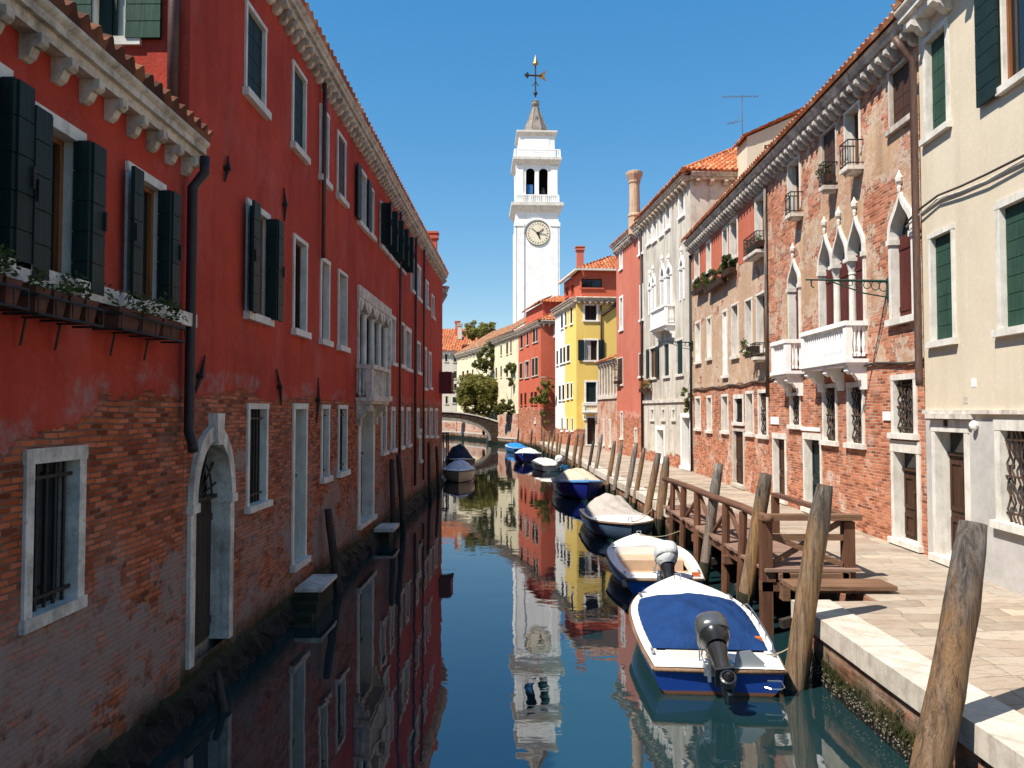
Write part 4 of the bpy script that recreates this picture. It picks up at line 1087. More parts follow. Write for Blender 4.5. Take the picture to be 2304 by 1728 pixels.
for p in ((1040, 790, 1045, 807), (1048, 789, 1052, 806), (1056, 788, 1059, 803), (1064, 786, 1068, 802), (1072, 784, 1076, 800), (1040, 834, 1045, 851), (1050, 832, 1055, 850), (1062, 830, 1066, 848), (1040, 872, 1045, 895)): c.win(*p, k='pane', fw=.10, rd=.07, m=M['brown'], fm=M['ochre'])
c.cornice(11.6, 12.0, .5, mat=M['cornice'], brk=.7)
roof(R9.root, R9.inv, (-8.4, 112, 12), (-3.4, 96, 12), (-2.8, 114, 15.6), (2.2, 98, 15.6), mat=M['tile_old'], sp=.35, amp=.1)
R9.done()
R10 = House('grey_house', 'pale grey house with blue shutters seen end on above the bridge', foot((-17, 113), (-7.95, 112.6), 10), 12.4, M['palegrey'], zbot=.3)
c = R10.f[0]
for p, k, m_ in (((1000, 796, 1008, 815), 'shut', 'green'), ((1019, 796, 1029, 816), 'pane', None), ((1001, 834, 1008, 852), 'shut', 'blue'), ((1019, 834, 1029, 853), 'pane', None), ((1020, 862, 1029, 880), 'pane', None), ((1017, 892, 1030, 908), 'shut', 'green'), ((1001, 890, 1009, 910), 'pane', None)):
    if m_ == 'blue' and 'blue' not in M: M['blue'] = woodmat('blue_paint', (.03,.10,.25), (.02,.06,.16))
    c.win(*p, k=k, m=M[m_] if m_ else M['brown'], fw=.10, rd=.1, fm=M['palegrey'])
c.cornice(12.1, 12.55, .45, mat=M['stone'], brk=.8)
roof(R10.root, R10.inv, (-17.4, 112.5, 12.55), (-7.4, 112.1, 12.55), (-17.2, 118, 15.4), (-7.2, 117.6, 15.4), sp=.38, amp=.1)
chimney(R10.root, R10.inv, -7.9, 116, 14.6, 17.0, .32, M['palegrey'], 'square')
R10.done()
RX = House('roof_house', 'house with a broad orange tile roof rising behind the grey house', foot((-17, 124), (-3, 123.5), 10), 14.4, M['attic'], zbot=2)
roof(RX.root, RX.inv, (-17.5, 123.4, 14.4), (-2.5, 122.9, 14.4), (-17.2, 129, 17.6), (-4.0, 128.6, 17.6), sp=.4, amp=.11)
chimney(RX.root, RX.inv, -9.0, 126.5, 15.5, 18.6, .35, M['attic'], 'square')
RX.done()

# ================================================================== BANKS, QUAY, PAVING, WATER
EDGE = [(4.2, -2), (4.2, 11.62)]
EDGE2 = [(4.52, 21.6), (4.42, 27), (4.12, 36), (3.85, 45), (3.62, 53), (3.1, 62), (2.6, 71.8)]
QZ = .9
land = [(4.55, -2), (4.55, 11.62), (5.5, 11.64), (5.5, 21.58), (4.9, 21.6), (4.85, 27), (4.55, 36), (4.25, 45), (4.0, 53), (3.5, 62), (2.9, 72), (.8, 82), (-.9, 86), (-3.2, 96), (-8, 112), (-17, 112.4), (-60, 113), (-60, 260), (160, 260), (160, -2)]
tag(MB().slab(land, -1.2, QZ).build('pavement', M['pave']), kind='structure')
tag(MB().slab([(-4.3, -2), (-4.3, 9.6), (-3.95, 40), (-7.6, 62), (-14, 86), (-30, 112), (-160, 112), (-160, -2)], -1.2, .55).build('ground', M['pave']), kind='structure')
def strip(mb, pts, w, z0, z1, side=1, gap=0.0, piece=None):
    for (a, b) in zip(pts, pts[1:]):
        a, b = Vector((*a, 0)), Vector((*b, 0)); d = b-a; L = d.length; d.normalize(); n = Vector((d.y, -d.x, 0))*side
        k = max(1, int(L/piece)) if piece else 1
        for i in range(k):
            p = a+d*(L*i/k+gap*.5); q = a+d*(L*(i+1)/k-gap*.5); j = random.uniform(-.012, .012) if piece else 0; jz = random.uniform(-.006, .006) if piece else 0
            P = [p-n*(.02+j), q-n*(.02+j*.5), q+n*w, p+n*w]
            mb.slab([(v.x, v.y) for v in P][::-1], z0+jz, z1+jz)
    return mb
qw = empty('quay_wall', (4.2, 0, 0), 0, label='brick quay wall under the white kerb at the lower right, green with weed at the waterline', cat='quay wall')
W2L = Matrix.Translation((-4.2, 0, 0))
def quay(pts, parent, inv, top=.67, off=.045):
    mb = MB(inv)
    for (a, b) in zip(pts, pts[1:]):
        n = max(1, int((Vector(b)-Vector(a)).length/.35)); m_ = 9
        d = (Vector(b)-Vector(a)).normalized(); nn = Vector((d.y, -d.x))
        v = []
        for i in range(n+1):
            p = Vector(a)+(Vector(b)-Vector(a))*i/n+nn*off
            for j in range(m_+1):
                z = -1.2+(top+1.2)*j/m_; q = p-nn*(.07*max(0, (.25-z))*random.uniform(.2, 1.2)+random.uniform(0, .012))
                v.append((q.x, q.y, z))
        mb.add(v, [(i*(m_+1)+j, (i+1)*(m_+1)+j, (i+1)*(m_+1)+j+1, i*(m_+1)+j+1) for i in range(n) for j in range(m_)])
    return mb.build('brick_face', M['quay'], parent)
quay(EDGE+[(5.5, 11.64)], qw, W2L)
strip(MB(W2L), EDGE, .56, .66, .925, gap=.006, piece=2.1).build('kerb_stones', M['kerb'], qw)
# barnacles and weed tufts on the face near the camera
rng = random.Random(4); g = MB(W2L); h = MB(W2L)
for i in range(750):
    y = rng.uniform(5, 11.6); z = rng.gauss(.17, .07); x = 4.2+.045-.07*max(0, .25-z)-.03
    r = rng.uniform(.005, .013); g.lathe([(r, -r*.3), (r*.8, r*.5), (r*.3, r)], (x, y, z), 5)
M['barnacle'] = plain('barnacles', (.23,.20,.145), (.06,.05,.035), sc=9)
g.build('barnacles', M['barnacle'], qw)['kind'] = 'stuff'
for i in range(130):
    y = rng.choice([rng.uniform(5, 11.6), rng.gauss(8.6, .5), rng.gauss(10.4, .25)]); z = rng.gauss(.33, .06)
    for k in range(4): 
        a = Vector((4.2+.02, y+rng.uniform(-.05, .05), z)); q = a+Vector((-.02-rng.random()*.03, rng.uniform(-.03, .03), -rng.uniform(.03, .09)))
        h.add([a, a+Vector((0, .018, 0)), q], [(0, 1, 2)])
M['weed'] = leafmat('olive_weed', (.03,.035,.010), (.055,.06,.016))
h.build('weed', M['weed'], qw)['kind'] = 'stuff'
qf = empty('quay_wall', (4.5, 21.6, 0), 0, label='long low quay wall with a white kerb behind the row of mooring poles', cat='quay wall')
W2F = Matrix.Translation((-4.5, -21.6, 0))
quay([(5.5, 21.58), EDGE2[0]]+EDGE2[1:], qf, W2F); strip(MB(W2F), EDGE2, .5, .66, .925, gap=.008, piece=2.4).build('kerb_stones', M['kerb'], qf)
quay([(5.5, 11.7), (5.5, 21.5)], qf, W2F, top=.88, off=-.01).name = 'recessed_face'
GW = House('garden_wall', 'old brick garden wall rising from the water right of the bridge', [(-1.55, 86.5), (.65, 82.05), (1.0, 82.3), (-1.2, 86.7)], 3.5, M['gardenbrick'], cat='wall')
GW.f[0].rect(2.2, 1.2, 2.5, 2.4, k='void', sill=False, fw=.05)
GW.f[0].mb().box(-.05, GW.f[0].L+.05, -.08, .4, .72, .9).build('kerb_stones', M['kerb'], GW.root); GW.done()
BW2 = House('bank_wall', 'sunlit brick bank wall seen through the bridge arch', [(-18, 113.2), (-8, 108), (-3.2, 96), (-2.6, 96.3), (-7.4, 108.6), (-18, 114)], 2.2, M['gardenbrick'], cat='wall')
for k in (0, 1): BW2.f[k].mb().box(0, BW2.f[k].L, -.06, .4, .75, .95).build('kerb_stones', M['kerb'], BW2.root)
BW2.done()
# mussel ledge along the foot of the left bank
lg = empty('water_ledge', (-4.0, 4, 0), 0, label='dark weedy footing along the waterline of the red houses', cat='footing')
g = MB(Matrix.Translation((4.0, -4, 0))); v = []; n = 230; rng = random.Random(9)
for i in range(n+1):
    y = 4+36*i/n; x = -4.17+.012*y if y > 9.5 else -4.05
    for dx, z in ((0, .40), (.05, .30), (.11, .20), (.16, .08), (.18, -.05), (.18, -.6)):
        v.append((x+dx+(rng.uniform(-.05, .05) if dx else 0), y+rng.uniform(-.05, .05), z+(rng.uniform(-.05, .05) if z > -.5 else 0)))
g.add(v, [(i*6+j, i*6+j+1, (i+1)*6+j+1, (i+1)*6+j) for i in range(n) for j in range(5)])
N = NB('mussel_crust'); col = N.mix(N.step(N.noise(30, None, 4, .7), .56, .74), (.006,.006,.005), (.10,.095,.08)); col = N.mix(N.step(N.xyz()[2], .22, .34), col, (.022,.026,.010)); N.bump(N.noise(24, None, 5, .7), 1, .09)
g.build('crust', N.done(col, .7, .3), lg)

# water
N = NB('canal_water')
o = N.map(N.obj, (.75, 1.0, 1))
r1 = N.noise(1.15, o, 2, .5, dist=.35); r2 = N.noise(4.2, N.map(N.obj, (.8, 1.5, 1)), 2, .5)
pat = N.step(N.noise(.07, None, 2), .40, .62)
hgt = N.math('ADD', N.math('MULTIPLY', r1, .055), N.math('MULTIPLY', N.math('MULTIPLY', r2, .012), N.math('ADD', .25, pat)))
bp = N.n('ShaderNodeBump'); N.put(bp.inputs['Height'], hgt); bp.inputs['Strength'].default_value = 1; bp.inputs['Distance'].default_value = WATER_BUMP
N.t.links.new(bp.outputs[0], N.b.inputs['Normal'])
N.b.inputs['IOR'].default_value = 2.5
M['water'] = N.done((.008,.027,.031), .015, .5)
tag(MB().poly([(-200, -30, 0), (200, -30, 0), (200, 300, 0), (-200, 300, 0)]).build('canal_water', M['water']), kind='structure')
tag(MB().poly([(-3000, -3000, -1.5), (3000, -3000, -1.5), (3000, 3000, -1.5), (-3000, 3000, -1.5)]).build('ground', M['pave']), kind='structure')

# ================================================================== BRIDGE
bg = empty('stone_bridge', (-8.2, 88, 0), 0, label='small arched brick footbridge with pale coping crossing the canal', cat='bridge')
M['ringstone'] = stonemat('ring_stone', (.30,.275,.24), (.12,.105,.09), .7)
hs, y0, y1 = 5.5, 0, 3.2
arc = [(-hs*math.cos(math.pi*i/24), .35+2.35*math.sin(math.pi*i/24)**.85 if 0 < i < 24 else .35) for i in range(25)]
top = lambda x: 3.62-.0265*x*x if abs(x) < 6.9 else 2.36
xs = [-9.5, -8, -6.9]+[x for x, _ in arc]+[6.75]
def lower(x): return -1 if abs(x) > hs else arc[min(range(25), key=lambda i: abs(arc[i][0]-x))][1]
g = MB()
ring = [(x, z) for x, z in arc]
def wallface(y, flip):
    for (xa, za), (xb, zb) in zip(arc, arc[1:]):
        q = [(xa, y, za), (xb, y, zb), (xb, y, top(xb)), (xa, y, top(xa))]; g.poly(q if not flip else q[::-1])
    for a, b in ((-9.5, -hs), (hs, 6.75)):
        q = [(a, y, -1), (b, y, -1), (b, y, top(b)), (a, y, top(a))]; g.poly(q if not flip else q[::-1])
wallface(y0, 0); wallface(y1, 1)
for (xa, za), (xb, zb) in zip(arc, arc[1:]): g.poly([(xa, y0, za), (xa, y1, za), (xb, y1, zb), (xb, y0, zb)])
xs = sorted(set(xs))
for a, b in zip(xs, xs[1:]): g.poly([(a, y0, top(a)), (b, y0, top(b)), (b, y1, top(b)), (a, y1, top(a))])
for x in (-hs, hs): g.poly([(x, y0, -1), (x, y1, -1), (x, y1, .35), (x, y0, .35)])
g.poly([(6.75, y0, -1), (6.75, y1, -1), (6.75, y1, top(6.75)), (6.75, y0, top(6.75))])
g.build('brickwork', M['bridgebrick'], bg)
g = MB()
for (xa, za), (xb, zb) in zip(arc, arc[1:]):
    s_ = 1.0; A = Vector((xa, 0, za)); B = Vector((xb, 0, zb)); nA = Vector((xa/hs, 0, max(.2, (za-.3)/2.3))).normalized()*.34; nB = Vector((xb/hs, 0, max(.2, (zb-.3)/2.3))).normalized()*.34
    g.add([A+Vector((0,-.06,0)), B+Vector((0,-.06,0)), B+nB+Vector((0,-.06,0)), A+nA+Vector((0,-.06,0)), A+Vector((0,.3,-.01)), B+Vector((0,.3,-.01)), B+nB+Vector((0,.01,0)), A+nA+Vector((0,.01,0))], [(0,1,2,3),(4,5,1,0),(3,2,6,7)])
g.build('arch_ring', M['ringstone'], bg)
g = MB()
for a, b in zip(xs, xs[1:]):
    for y in (-.08, y1-.3): g.add([(a,y,top(a)+.005),(b,y,top(b)+.005),(b,y+.38,top(b)+.005),(a,y+.38,top(a)+.005),(a,y,top(a)+.12),(b,y,top(b)+.12),(b,y+.38,top(b)+.12),(a,y+.38,top(a)+.12)], [(0,3,2,1),(4,5,6,7),(0,1,5,4),(2,3,7,6)])
g.build('coping', M['stone_shade'], bg)
# red parasol behind the bridge
pr = empty('parasol', (-7.5, 104, .9), 0, label='small red parasol glimpsed above the bridge', cat='parasol')
M['red_cloth'] = plain('red_cloth', (.55,.03,.03), (.4,.02,.02), rough=.7)
MB().lathe([(.9,2.05),(.88,2.1),(.45,2.35),(.03,2.5)], (0,0,0), 8).build('canopy', M['red_cloth'], pr); MB().tube([(0,0,0),(0,0,2.5)], .03, 6).build('pole', M['iron'], pr)

# ================================================================== BELL TOWER
TWX, TWY, TWR = 3.72, 120.0, rad(2.6)
tw = empty('bell_tower', (TWX, TWY, 0), TWR, label='tall white bell tower with a clock and a grey spire', cat='bell tower')
def TZ(c, d=None):
    D = ray(1152, 100+.3738*c); d = d or (120 if c < 350 else 118.2 if c < 519 else 117.1 if c < 640 else 116.7); return CAMZ+d*D.z/D.y
HW = 3.27
M['tower'] = towermat()
g = MB(); g.box(-HW, HW, -HW, HW, 0, TZ(1000)); 
for x in (-1, 1):
    for y in (-1, 1): g.box(x*HW-(.12 if x > 0 else -.12)-(1.05 if x > 0 else -1.05)*0, x*HW-x*1.25, y*HW+y*.14, y*HW-y*1.0, 0, TZ(1095))
for sx in (-1, 1): g.box(sx*(HW-.002), sx*(HW+.14), -HW-.14, -HW+1.2, 0, TZ(1095)); g.box(sx*(HW-.002), sx*(HW+.14), HW-1.2, HW+.14, 0, TZ(1095))
for sx in (-1, 1): g.box(sx*(HW-1.3), sx*(HW+.24), -HW-.24, -HW+1.0, TZ(1095), TZ(1070))
rr = 1.95; n = 12
for i in range(n):                                   # arch moulding over the clock
    a, b = math.pi*i/n, math.pi*(i+1)/n
    g.add([(r*math.cos(t), y, TZ(1140)+.1+r*math.sin(t)) for t in (a, b) for r in (rr+.12, rr+.42) for y in (-HW-.16, -HW+.01)], [(0,2,6,4),(0,4,5,1),(2,3,7,6)])
g.box(.78, .82, -HW-.012, -HW+.01, TZ(1560), TZ(1230))
g.build('shaft', M['tower'], tw)
def plate(z0, z1, h0, h1, name, mat=None):
    g = MB(); n = 4; g.lathe([(h0*1.4142, z0), (h1*1.4142, z1-(z1-z0)*.35), (h1*1.4142, z1)], (0,0,0), 4, a0=math.pi/4); return g.build(name, mat or M['tower'], tw)
plate(TZ(1010), TZ(955), HW+.1, HW+.72, 'cornice', M['stone']); 
def balus(h, z0, z1):
    g = MB(); g.box(-h-.1, h+.1, -h-.1, -h+.15, z1-.18, z1); g.box(-h-.1, h+.1, h-.15, h+.1, z1-.18, z1); g.box(-h-.1, -h+.15, -h+.15, h-.15, z1-.18, z1); g.box(h-.15, h+.1, -h+.15, h-.15, z1-.18, z1)
    for i in range(22):
        x = -h+2*h*i/21; w_ = .16 if i % 7 == 0 else .075
        for y in (-h, h): g.box(x-w_, x+w_, y-.08, y+.08, z0, z1-.182)
        if 0 < i < 21:
            for xx in (-h, h): g.box(xx-.08, xx+.08, x-w_, x+w_, z0, z1-.182)
    return g.build('balustrade', M['tower'], tw)
balus(HW-.02, TZ(955), TZ(903))
bz0, bz1 = TZ(955), TZ(715)
oh = [(-1.72, -.36), (.28, 1.66)]; zs, za = TZ(765), TZ(745)
for rz in (0, 1, 2, 3):
    B = 3.12
    mb = MB(Matrix.Rotation(rz*math.pi/2, 4, 'Z') @ Matrix.Translation((-B, -B, 0)))
    hol = [(a+B, TZ(905), b+B, za) for a, b in oh]
    cut_grid(mb, 2*B, bz0, bz1, hol)
    for a, b in oh:
        uc, hw = (a+b)/2+B, (b-a)/2; ov = roundarch(uc, hw, za-hw*.95, za)
        for sg in (1, -1):
            for (xa, A_), (xb, B_) in zip(ov, ov[1:]): mb.poly([(uc+sg*(xa-uc), 0, A_), (uc+sg*hw, 0, A_), (uc+sg*hw, 0, B_), (uc+sg*(xb-uc), 0, B_)][::sg])
        for x in (a+B, b+B): mb.poly([(x, 0, TZ(905)), (x, .5, TZ(905)), (x, .5, za), (x, 0, za)])
    for x in (0, 2*B-1.0): mb.box(x, x+1.0, -.1, .0, bz0, TZ(740)); mb.box(x-.06, x+1.06, -.16, .0, TZ(740), TZ(730))
    mb.box(B-.3, B+.26, -.08, 0, bz0, TZ(790))
    mb.build('belfry_wall', M['tower'], tw)
MB().box(-3.0, 3.0, -1.4, 3.0, bz0, bz1-.1).build('belfry_shade_box', M['void'], tw)  # solid black box painted as the shade within the belfry
M['bronze'] = plain('bell_bronze', (.10,.085,.05), (.05,.06,.05), rough=.5, metal=.6)
for x in (-1.04, .97):
    MB().lathe([(.52,0),(.46,.12),(.36,.5),(.30,.85),(.14,1.0),(.05,1.15)], (x,-2.2,TZ(890)), 12).build('bell', M['bronze'], tw)
M['bluecloth'] = plain('blue_sheet', (.03,.16,.40), (.02,.10,.26), rough=.7)
MB().box(-1.5, -.62, -2.75, -2.7, TZ(893), TZ(838)).build('blue_sheet', M['bluecloth'], tw)
plate(TZ(725), TZ(680), 3.2, 3.75, 'cornice', M['stone']); balus(3.45, TZ(680), TZ(637))
g = MB(); g.box(-2.75, 2.75, -2.75, 2.75, TZ(680), TZ(545)); g.box(-1.9, 1.9, -2.79, -2.74, TZ(640), TZ(560)); g.build('attic_block', M['tower'], tw)
plate(TZ(548), TZ(519), 2.8, 3.15, 'cornice', M['stone'])
M['lead'] = stonemat('spire_lead', (.27,.235,.20), (.12,.10,.082), .8, 1.2)
g = MB(); g.lathe([(2.15, TZ(519)), (1.98, TZ(500)), (.42, TZ(350)), (.3, TZ(345))], (0,0,0), 8, a0=math.pi/8)
for k in range(8):
    a = 2*math.pi*k/8+math.pi/8; g.tube([(1.98*math.cos(a), 1.98*math.sin(a), TZ(500)), (.42*math.cos(a), .42*math.sin(a), TZ(350))], .07, 5)
g.box(-.16, .16, -1.35, -.6, TZ(462), TZ(420)); g.build('spire', M['lead'], tw)
MB().lathe([(.3,0),(.55,.15),(.66,.4),(.55,.7),(.62,.85),(.35,1.0),(.1,1.2)], (0,0,TZ(350)), 12).build('spire_ball', M['lead'], tw)
vz = TZ(318)
g = MB(); g.tube([(0,0,vz),(0,0,TZ(118))], .12, 6); g.lathe([(.05,0),(.34,.35),(.3,.55),(.12,.8),(.08,1.0)], (0,0,vz+.2), 10)
for sx in (-1, 1): g.tube([(0,0,TZ(222)),(sx*.35,0,TZ(245)),(sx*.6,0,TZ(248))], .06, 5)
g.tube([(-1.5,0,TZ(186)),(1.0,0,TZ(188))], .14, 6); g.prism([(-1.8,TZ(186)),(-1.2,TZ(165)),(-1.0,TZ(186)),(-1.2,TZ(207))], -.08, .08)
vn = g.build('weather_vane', M['iron'], tw)
M['gilt'] = plain('gilt', (.50,.25,.03), (.10,.07,.03), rough=.4, metal=.3)
MB().prism([(.2,TZ(190)),(1.75,TZ(156)),(1.3,TZ(188)),(1.75,TZ(220))], -.08, .08).build('pointer', M['gilt'], vn)
MB().lathe([(.12,0),(.46,.3),(.36,.7),(.16,1.2),(.01,1.8)], (0,0,TZ(130)), 8).build('flame', M['gilt'], vn)
ck = (.1, -HW, TZ(1137)); r = 1.84
M['dial'] = stonemat('clock_dial', (.78,.71,.56), (.62,.50,.33), .5, .9)
g = MB(); g.M = Matrix.Translation(Vector(ck)) @ Matrix.Rotation(rad(90), 4, 'X'); g.lathe([(r,0),(r,.10),(.02,.10)], (0,0,0), 36); cf = g.build('clock', M['dial'], tw)
g = MB(); g.M = Matrix.Translation(Vector(ck)) @ Matrix.Rotation(rad(90), 4, 'X')
for i in range(48):
    a, b = 2*math.pi*i/48, 2*math.pi*(i+1)/48
    g.add([(q*math.cos(t), q*math.sin(t), .10+h_) for t in (a, b) for q, h_ in ((r*.98, .03), (r*1.02, .03), (r*1.02, -.1))], [(0,1,4,3),(1,2,5,4)])
for i in range(24):
    a = 2*math.pi*i/24
    g.obox((r*.74*math.cos(a), r*.74*math.sin(a), .12), (r*.88*math.cos(a), r*.88*math.sin(a), .12), .05 if i % 2 else .09, .03)
g.build('dial_marks', M['iron'], cf)
g = MB(); g.M = Matrix.Translation(Vector(ck)) @ Matrix.Rotation(rad(90), 4, 'X')
for a, l, w_ in ((rad(40), 1.1, .12), (rad(-72), .85, .2), (rad(142), 1.25, .07), (rad(-8), 1.3, .07)): g.obox((0,0,.16), (l*math.cos(a), l*math.sin(a), .16), w_, .04)
g.lathe([(.26,.12),(.24,.2),(.05,.22)], (0,0,0), 10); g.build('hands', M['iron'], cf)
# ================================================================== LANDING STAGE
dk = empty('landing_stage', (4.3, 13, 0), 0, label='brown timber landing stage with railings and a step up from the paving', cat='landing stage')
D = Matrix.Translation((-4.3, -13, 0))
g = MB(D); rng = random.Random(2); y = 12.95
while y < 21.6:
    w = .165; g.box(4.22+rng.uniform(-.03, .03), 5.82+rng.uniform(-.03, .03), y, y+w-.012, 1.06+rng.uniform(-.004, .004), 1.11+rng.uniform(-.004, .004)); y += w
g.build('deck_planks', M['deck'], dk)
g = MB(D)
for x in (4.36, 5.0, 5.62): g.box(x-.07, x+.07, 13.0, 21.6, .88, 1.055)
for y in (13.1, 15.4, 18, 20.9): g.box(4.2, 5.75, y-.08, y+.08, .72, .878)
g.build('joists', M['railwood_y'], dk)
RX_ = 4.30; rt = 1.94
g = MB(D); g.tube([(RX_, 21.7, rt-.10), (RX_, 19, rt-.03), (RX_, 16.5, rt-.02), (RX_, 14.4, rt+.02), (RX_, 12.9, rt)], .075, 8); g.build('handrail', M['railwood_y'], dk, smooth=True)
for y, r, k in ((20.6, .075, 0), (19.3, .08, 0), (17.9, .085, .03), (15.5, .085, .02), (14.35, .08, -.02)):
    g = MB(D); g.tube([(RX_-.06, y, -1.1), (RX_-.05+k, y, .2), (RX_-.03+k, y+k, .9), (RX_, y, rt-.06)], [r*1.0, r*1.05, r, r*.95], 8, jit=.05); g.build('post', M['railwood'], dk)
g = MB(D); g.box(RX_-.09, RX_+.09, 13.02, 13.2, -1.1, rt-.04); g.build('post', M['railwood'], dk)
g = MB(D); g.box(5.62, 5.80, 13.06, 13.24, QZ, rt-.06); g.build('post', M['railwood'], dk)
ys = [21.5, 20.6, 19.3, 17.9, 16.75, 15.5, 14.35, 13.1]
for i, (a, b) in enumerate(zip(ys, ys[1:])):
    up = i % 2; g = MB(D); g.obox((RX_+.06, a-.05, rt-.15 if up else 1.15), (RX_+.06, b+.05, 1.15 if up else rt-.15), .075, .05); g.build('brace', M['railwood_y'], dk)
# front rails across the end and along the inner side
g = MB(D); g.box(RX_-.1, 5.9, 13.0, 13.22, rt-.035, rt+.06); g.build('end_rail', M['railwood_x'], dk)
g = MB(D); g.box(RX_+.10, 5.615, 13.09, 13.15, 1.56, 1.66); g.build('end_rail', M['railwood_x'], dk)
for a, b, o in (((4.42, 1.62), (5.6, 1.15), 0), ((4.42, 1.15), (5.6, 1.86), .06)):
    g = MB(D); g.obox((a[0], 13.12+o, a[1]), (b[0], 13.12+o, b[1]), .05, .09); g.build('brace', M['railwood_x'], dk)
g = MB(D); g.obox((5.72, 13.2, rt), (5.72, 16.8, rt-.0), .14, .08); g.build('side_rail', M['railwood_y'], dk)
g = MB(D); g.box(5.65, 5.79, 16.7, 16.84, 1.11, rt-.04); g.build('post', M['railwood'], dk)
g = MB(D); g.box(4.45, 5.6, 12.86, 12.94, .93, 1.05); 
for x in (4.5, 5.0, 5.5): g.box(x, x+.12, 12.86, 13.2, QZ-.3 if x < 4.9 else QZ, 1.05)
g.build('trimmer', M['railwood_x'], dk)
g = MB(D); g.box(4.38, 6.0, 12.05, 12.62, .955, 1.02); g.box(4.44, 5.9, 12.14, 12.24, QZ+.0, .953); g.box(5.2, 5.3, 12.1, 12.6, QZ, .952); g.build('step', M['railwood_x'], dk)
g = MB(D)
for y in (12.4, 14.9, 17.3): g.obox((4.3, y, .35), (5.45, y+.3, .55), .1, .14)
g.build('underbeam', M['pole_wet'], dk)

# ================================================================== MOORING POLES
PG = 'mooring poles along the quay'
def pole(base, top, r, mat, label, group=PG, tip=.62, bend=.03, seed=0):
    rng = random.Random(seed)
    b = Vector((*base, 0)); t = Vector(top); dv = (t-b); L = dv.length
    rt = empty('mooring_pole', b, 0, label=label, cat='pole', group=group)
    b0 = -dv*(1.3/max(.5, dv.z)); P = []; R = []
    n = 16
    side = Vector((rng.uniform(-1, 1), rng.uniform(-1, 1), 0))
    for i in range(n+1):
        s_ = i/n; p = b0+(dv-b0)*s_+side*bend*math.sin(s_*5+seed)
        P.append(p); q = 1.08-.12*s_+rng.uniform(-.025, .03)
        if s_ > .86: q *= 1-(1-tip)*((s_-.86)/.14)**1.3
        R.append(r*q)
    g = MB(); g.tube(P, R, 14, jit=.035); o = g.build('shaft', M[mat], rt, smooth=False)
    for p in o.data.polygons: p.use_smooth = len(p.vertices) == 4
    # weed-darkened foot
    k = MB(); k.tube([P[0]*1.001, -dv*.1, dv*(.17+.07*rng.random())], [r*1.12, r*1.13, r*1.07], 14, cap=False, jit=.04); k.build('weedy_foot', M['weedfoot'], rt, smooth=True)
    return rt
M['weedfoot'] = plain('weedy_wood', (.030,.030,.014), (.012,.013,.008), rough=.8, bump=.5, bd=.03)
pole((3.6, 6.95), (4.33, 7.27, 2.70), .155, 'pole', 'massive cracked grey brown pole nearest the camera at the lower right corner', tip=.78, seed=1)
pole((3.86, 10.6), (4.28, 10.57, 2.74), .148, 'pole_gold', 'thick pole with golden worn patches beside the transom of the blue covered boat', tip=.72, seed=2)
pole((4.0, 13.6), (4.42, 13.35, 2.66), .128, 'pole_gold', 'leaning pole crossing the near corner of the landing stage railing', tip=.8, seed=3)
pole((4.12, 16.75), (4.53, 16.85, 2.6), .11, 'pole_grey', 'pole rising through the middle of the landing stage handrail', tip=.85, seed=4)
pole((4.30, 22.9), (4.6, 22.9, 2.40), .135, 'pole', 'stout pole at the far end of the landing stage handrail', tip=.6, seed=5)
pole((4.15, 24.5), (4.68, 24.5, 2.42), .115, 'pole', 'thick leaning pole just beyond the end of the landing stage', tip=.75, seed=6)
PL = [((4.25, 27.4), (4.7, 27.4, 2.45), .085, 'pole', 'thin reddish pole behind the grey covered boat, nearest of its leaning pair'),
 ((4.12, 28.4), (4.62, 28.6, 2.58), .10, 'pole_grey', 'grey crooked pole of the leaning pair behind the grey covered boat'),
 ((4.05, 31.2), (4.5, 31.5, 2.50), .085, 'pole_grey', 'sharp tipped grey pole beside the bow of the boat with the cream cover'),
 ((4.05, 33.3), (4.46, 33.5, 2.45), .10, 'pole', 'straight brown pole behind the bow of the boat with the cream cover'),
 ((3.92, 37.8), (4.44, 38, 2.6), .095, 'pole_grey', 'tall bent grey pole behind the stern of the boat with the cream cover'),
 ((3.88, 39.8), (4.21, 40, 2.2), .085, 'pole_wet', 'short dark pole left of the tall bent grey one'),
 ((3.65, 43), (4.0, 43, 2.55), .10, 'pole', 'outer pole of the close pair behind the small white boat'),
 ((3.72, 44), (4.08, 44, 2.3), .085, 'pole', 'inner pole of the close pair behind the small white boat'),
 ((3.6, 46), (3.9, 46, 2.4), .11, 'pole', 'pole with a wide flat head behind the plastic wrapped outboard'),
 ((3.2, 47.5), (3.6, 47.7, 2.36), .10, 'pole_wet', 'dark leaning pole touching the stern of the small white boat'),
 ((3.15, 53), (3.42, 53, 2.12), .08, 'pole', 'nearest of the far cluster of five brown poles in front of the yellow house'),
 ((3.1, 55.5), (3.34, 55.5, 2.2), .085, 'pole', 'second nearest of the far cluster of five brown poles in front of the yellow house'),
 ((2.95, 59), (3.25, 59, 2.35), .085, 'pole', 'tallest of the far cluster of five brown poles in front of the yellow house'),
 ((2.8, 62), (3.04, 62, 2.15), .085, 'pole', 'fourth of the far cluster of five brown poles counting away from the camera'),
 ((2.6, 65), (2.72, 65, 2.1), .09, 'pole', 'farthest of the far cluster of five brown poles in front of the yellow house'),
 ((1.75, 74), (1.93, 74, 1.95), .085, 'pole_wet', 'lone dark pole against the brick foot of the salmon house'),
 ((.55, 80), (.72, 80, 1.95), .09, 'pole_wet', 'dark pole at the corner where the garden wall meets the salmon house')]
for i, p in enumerate(PL): pole(*p, seed=10+i, tip=.7)
LG = 'mooring poles along the red houses'
pole((-3.6, 16.1), (-3.82, 16.0, 1.72), .085, 'pole_wet', 'dark leaning pole beside the mossy water steps', LG, tip=.9, seed=40)
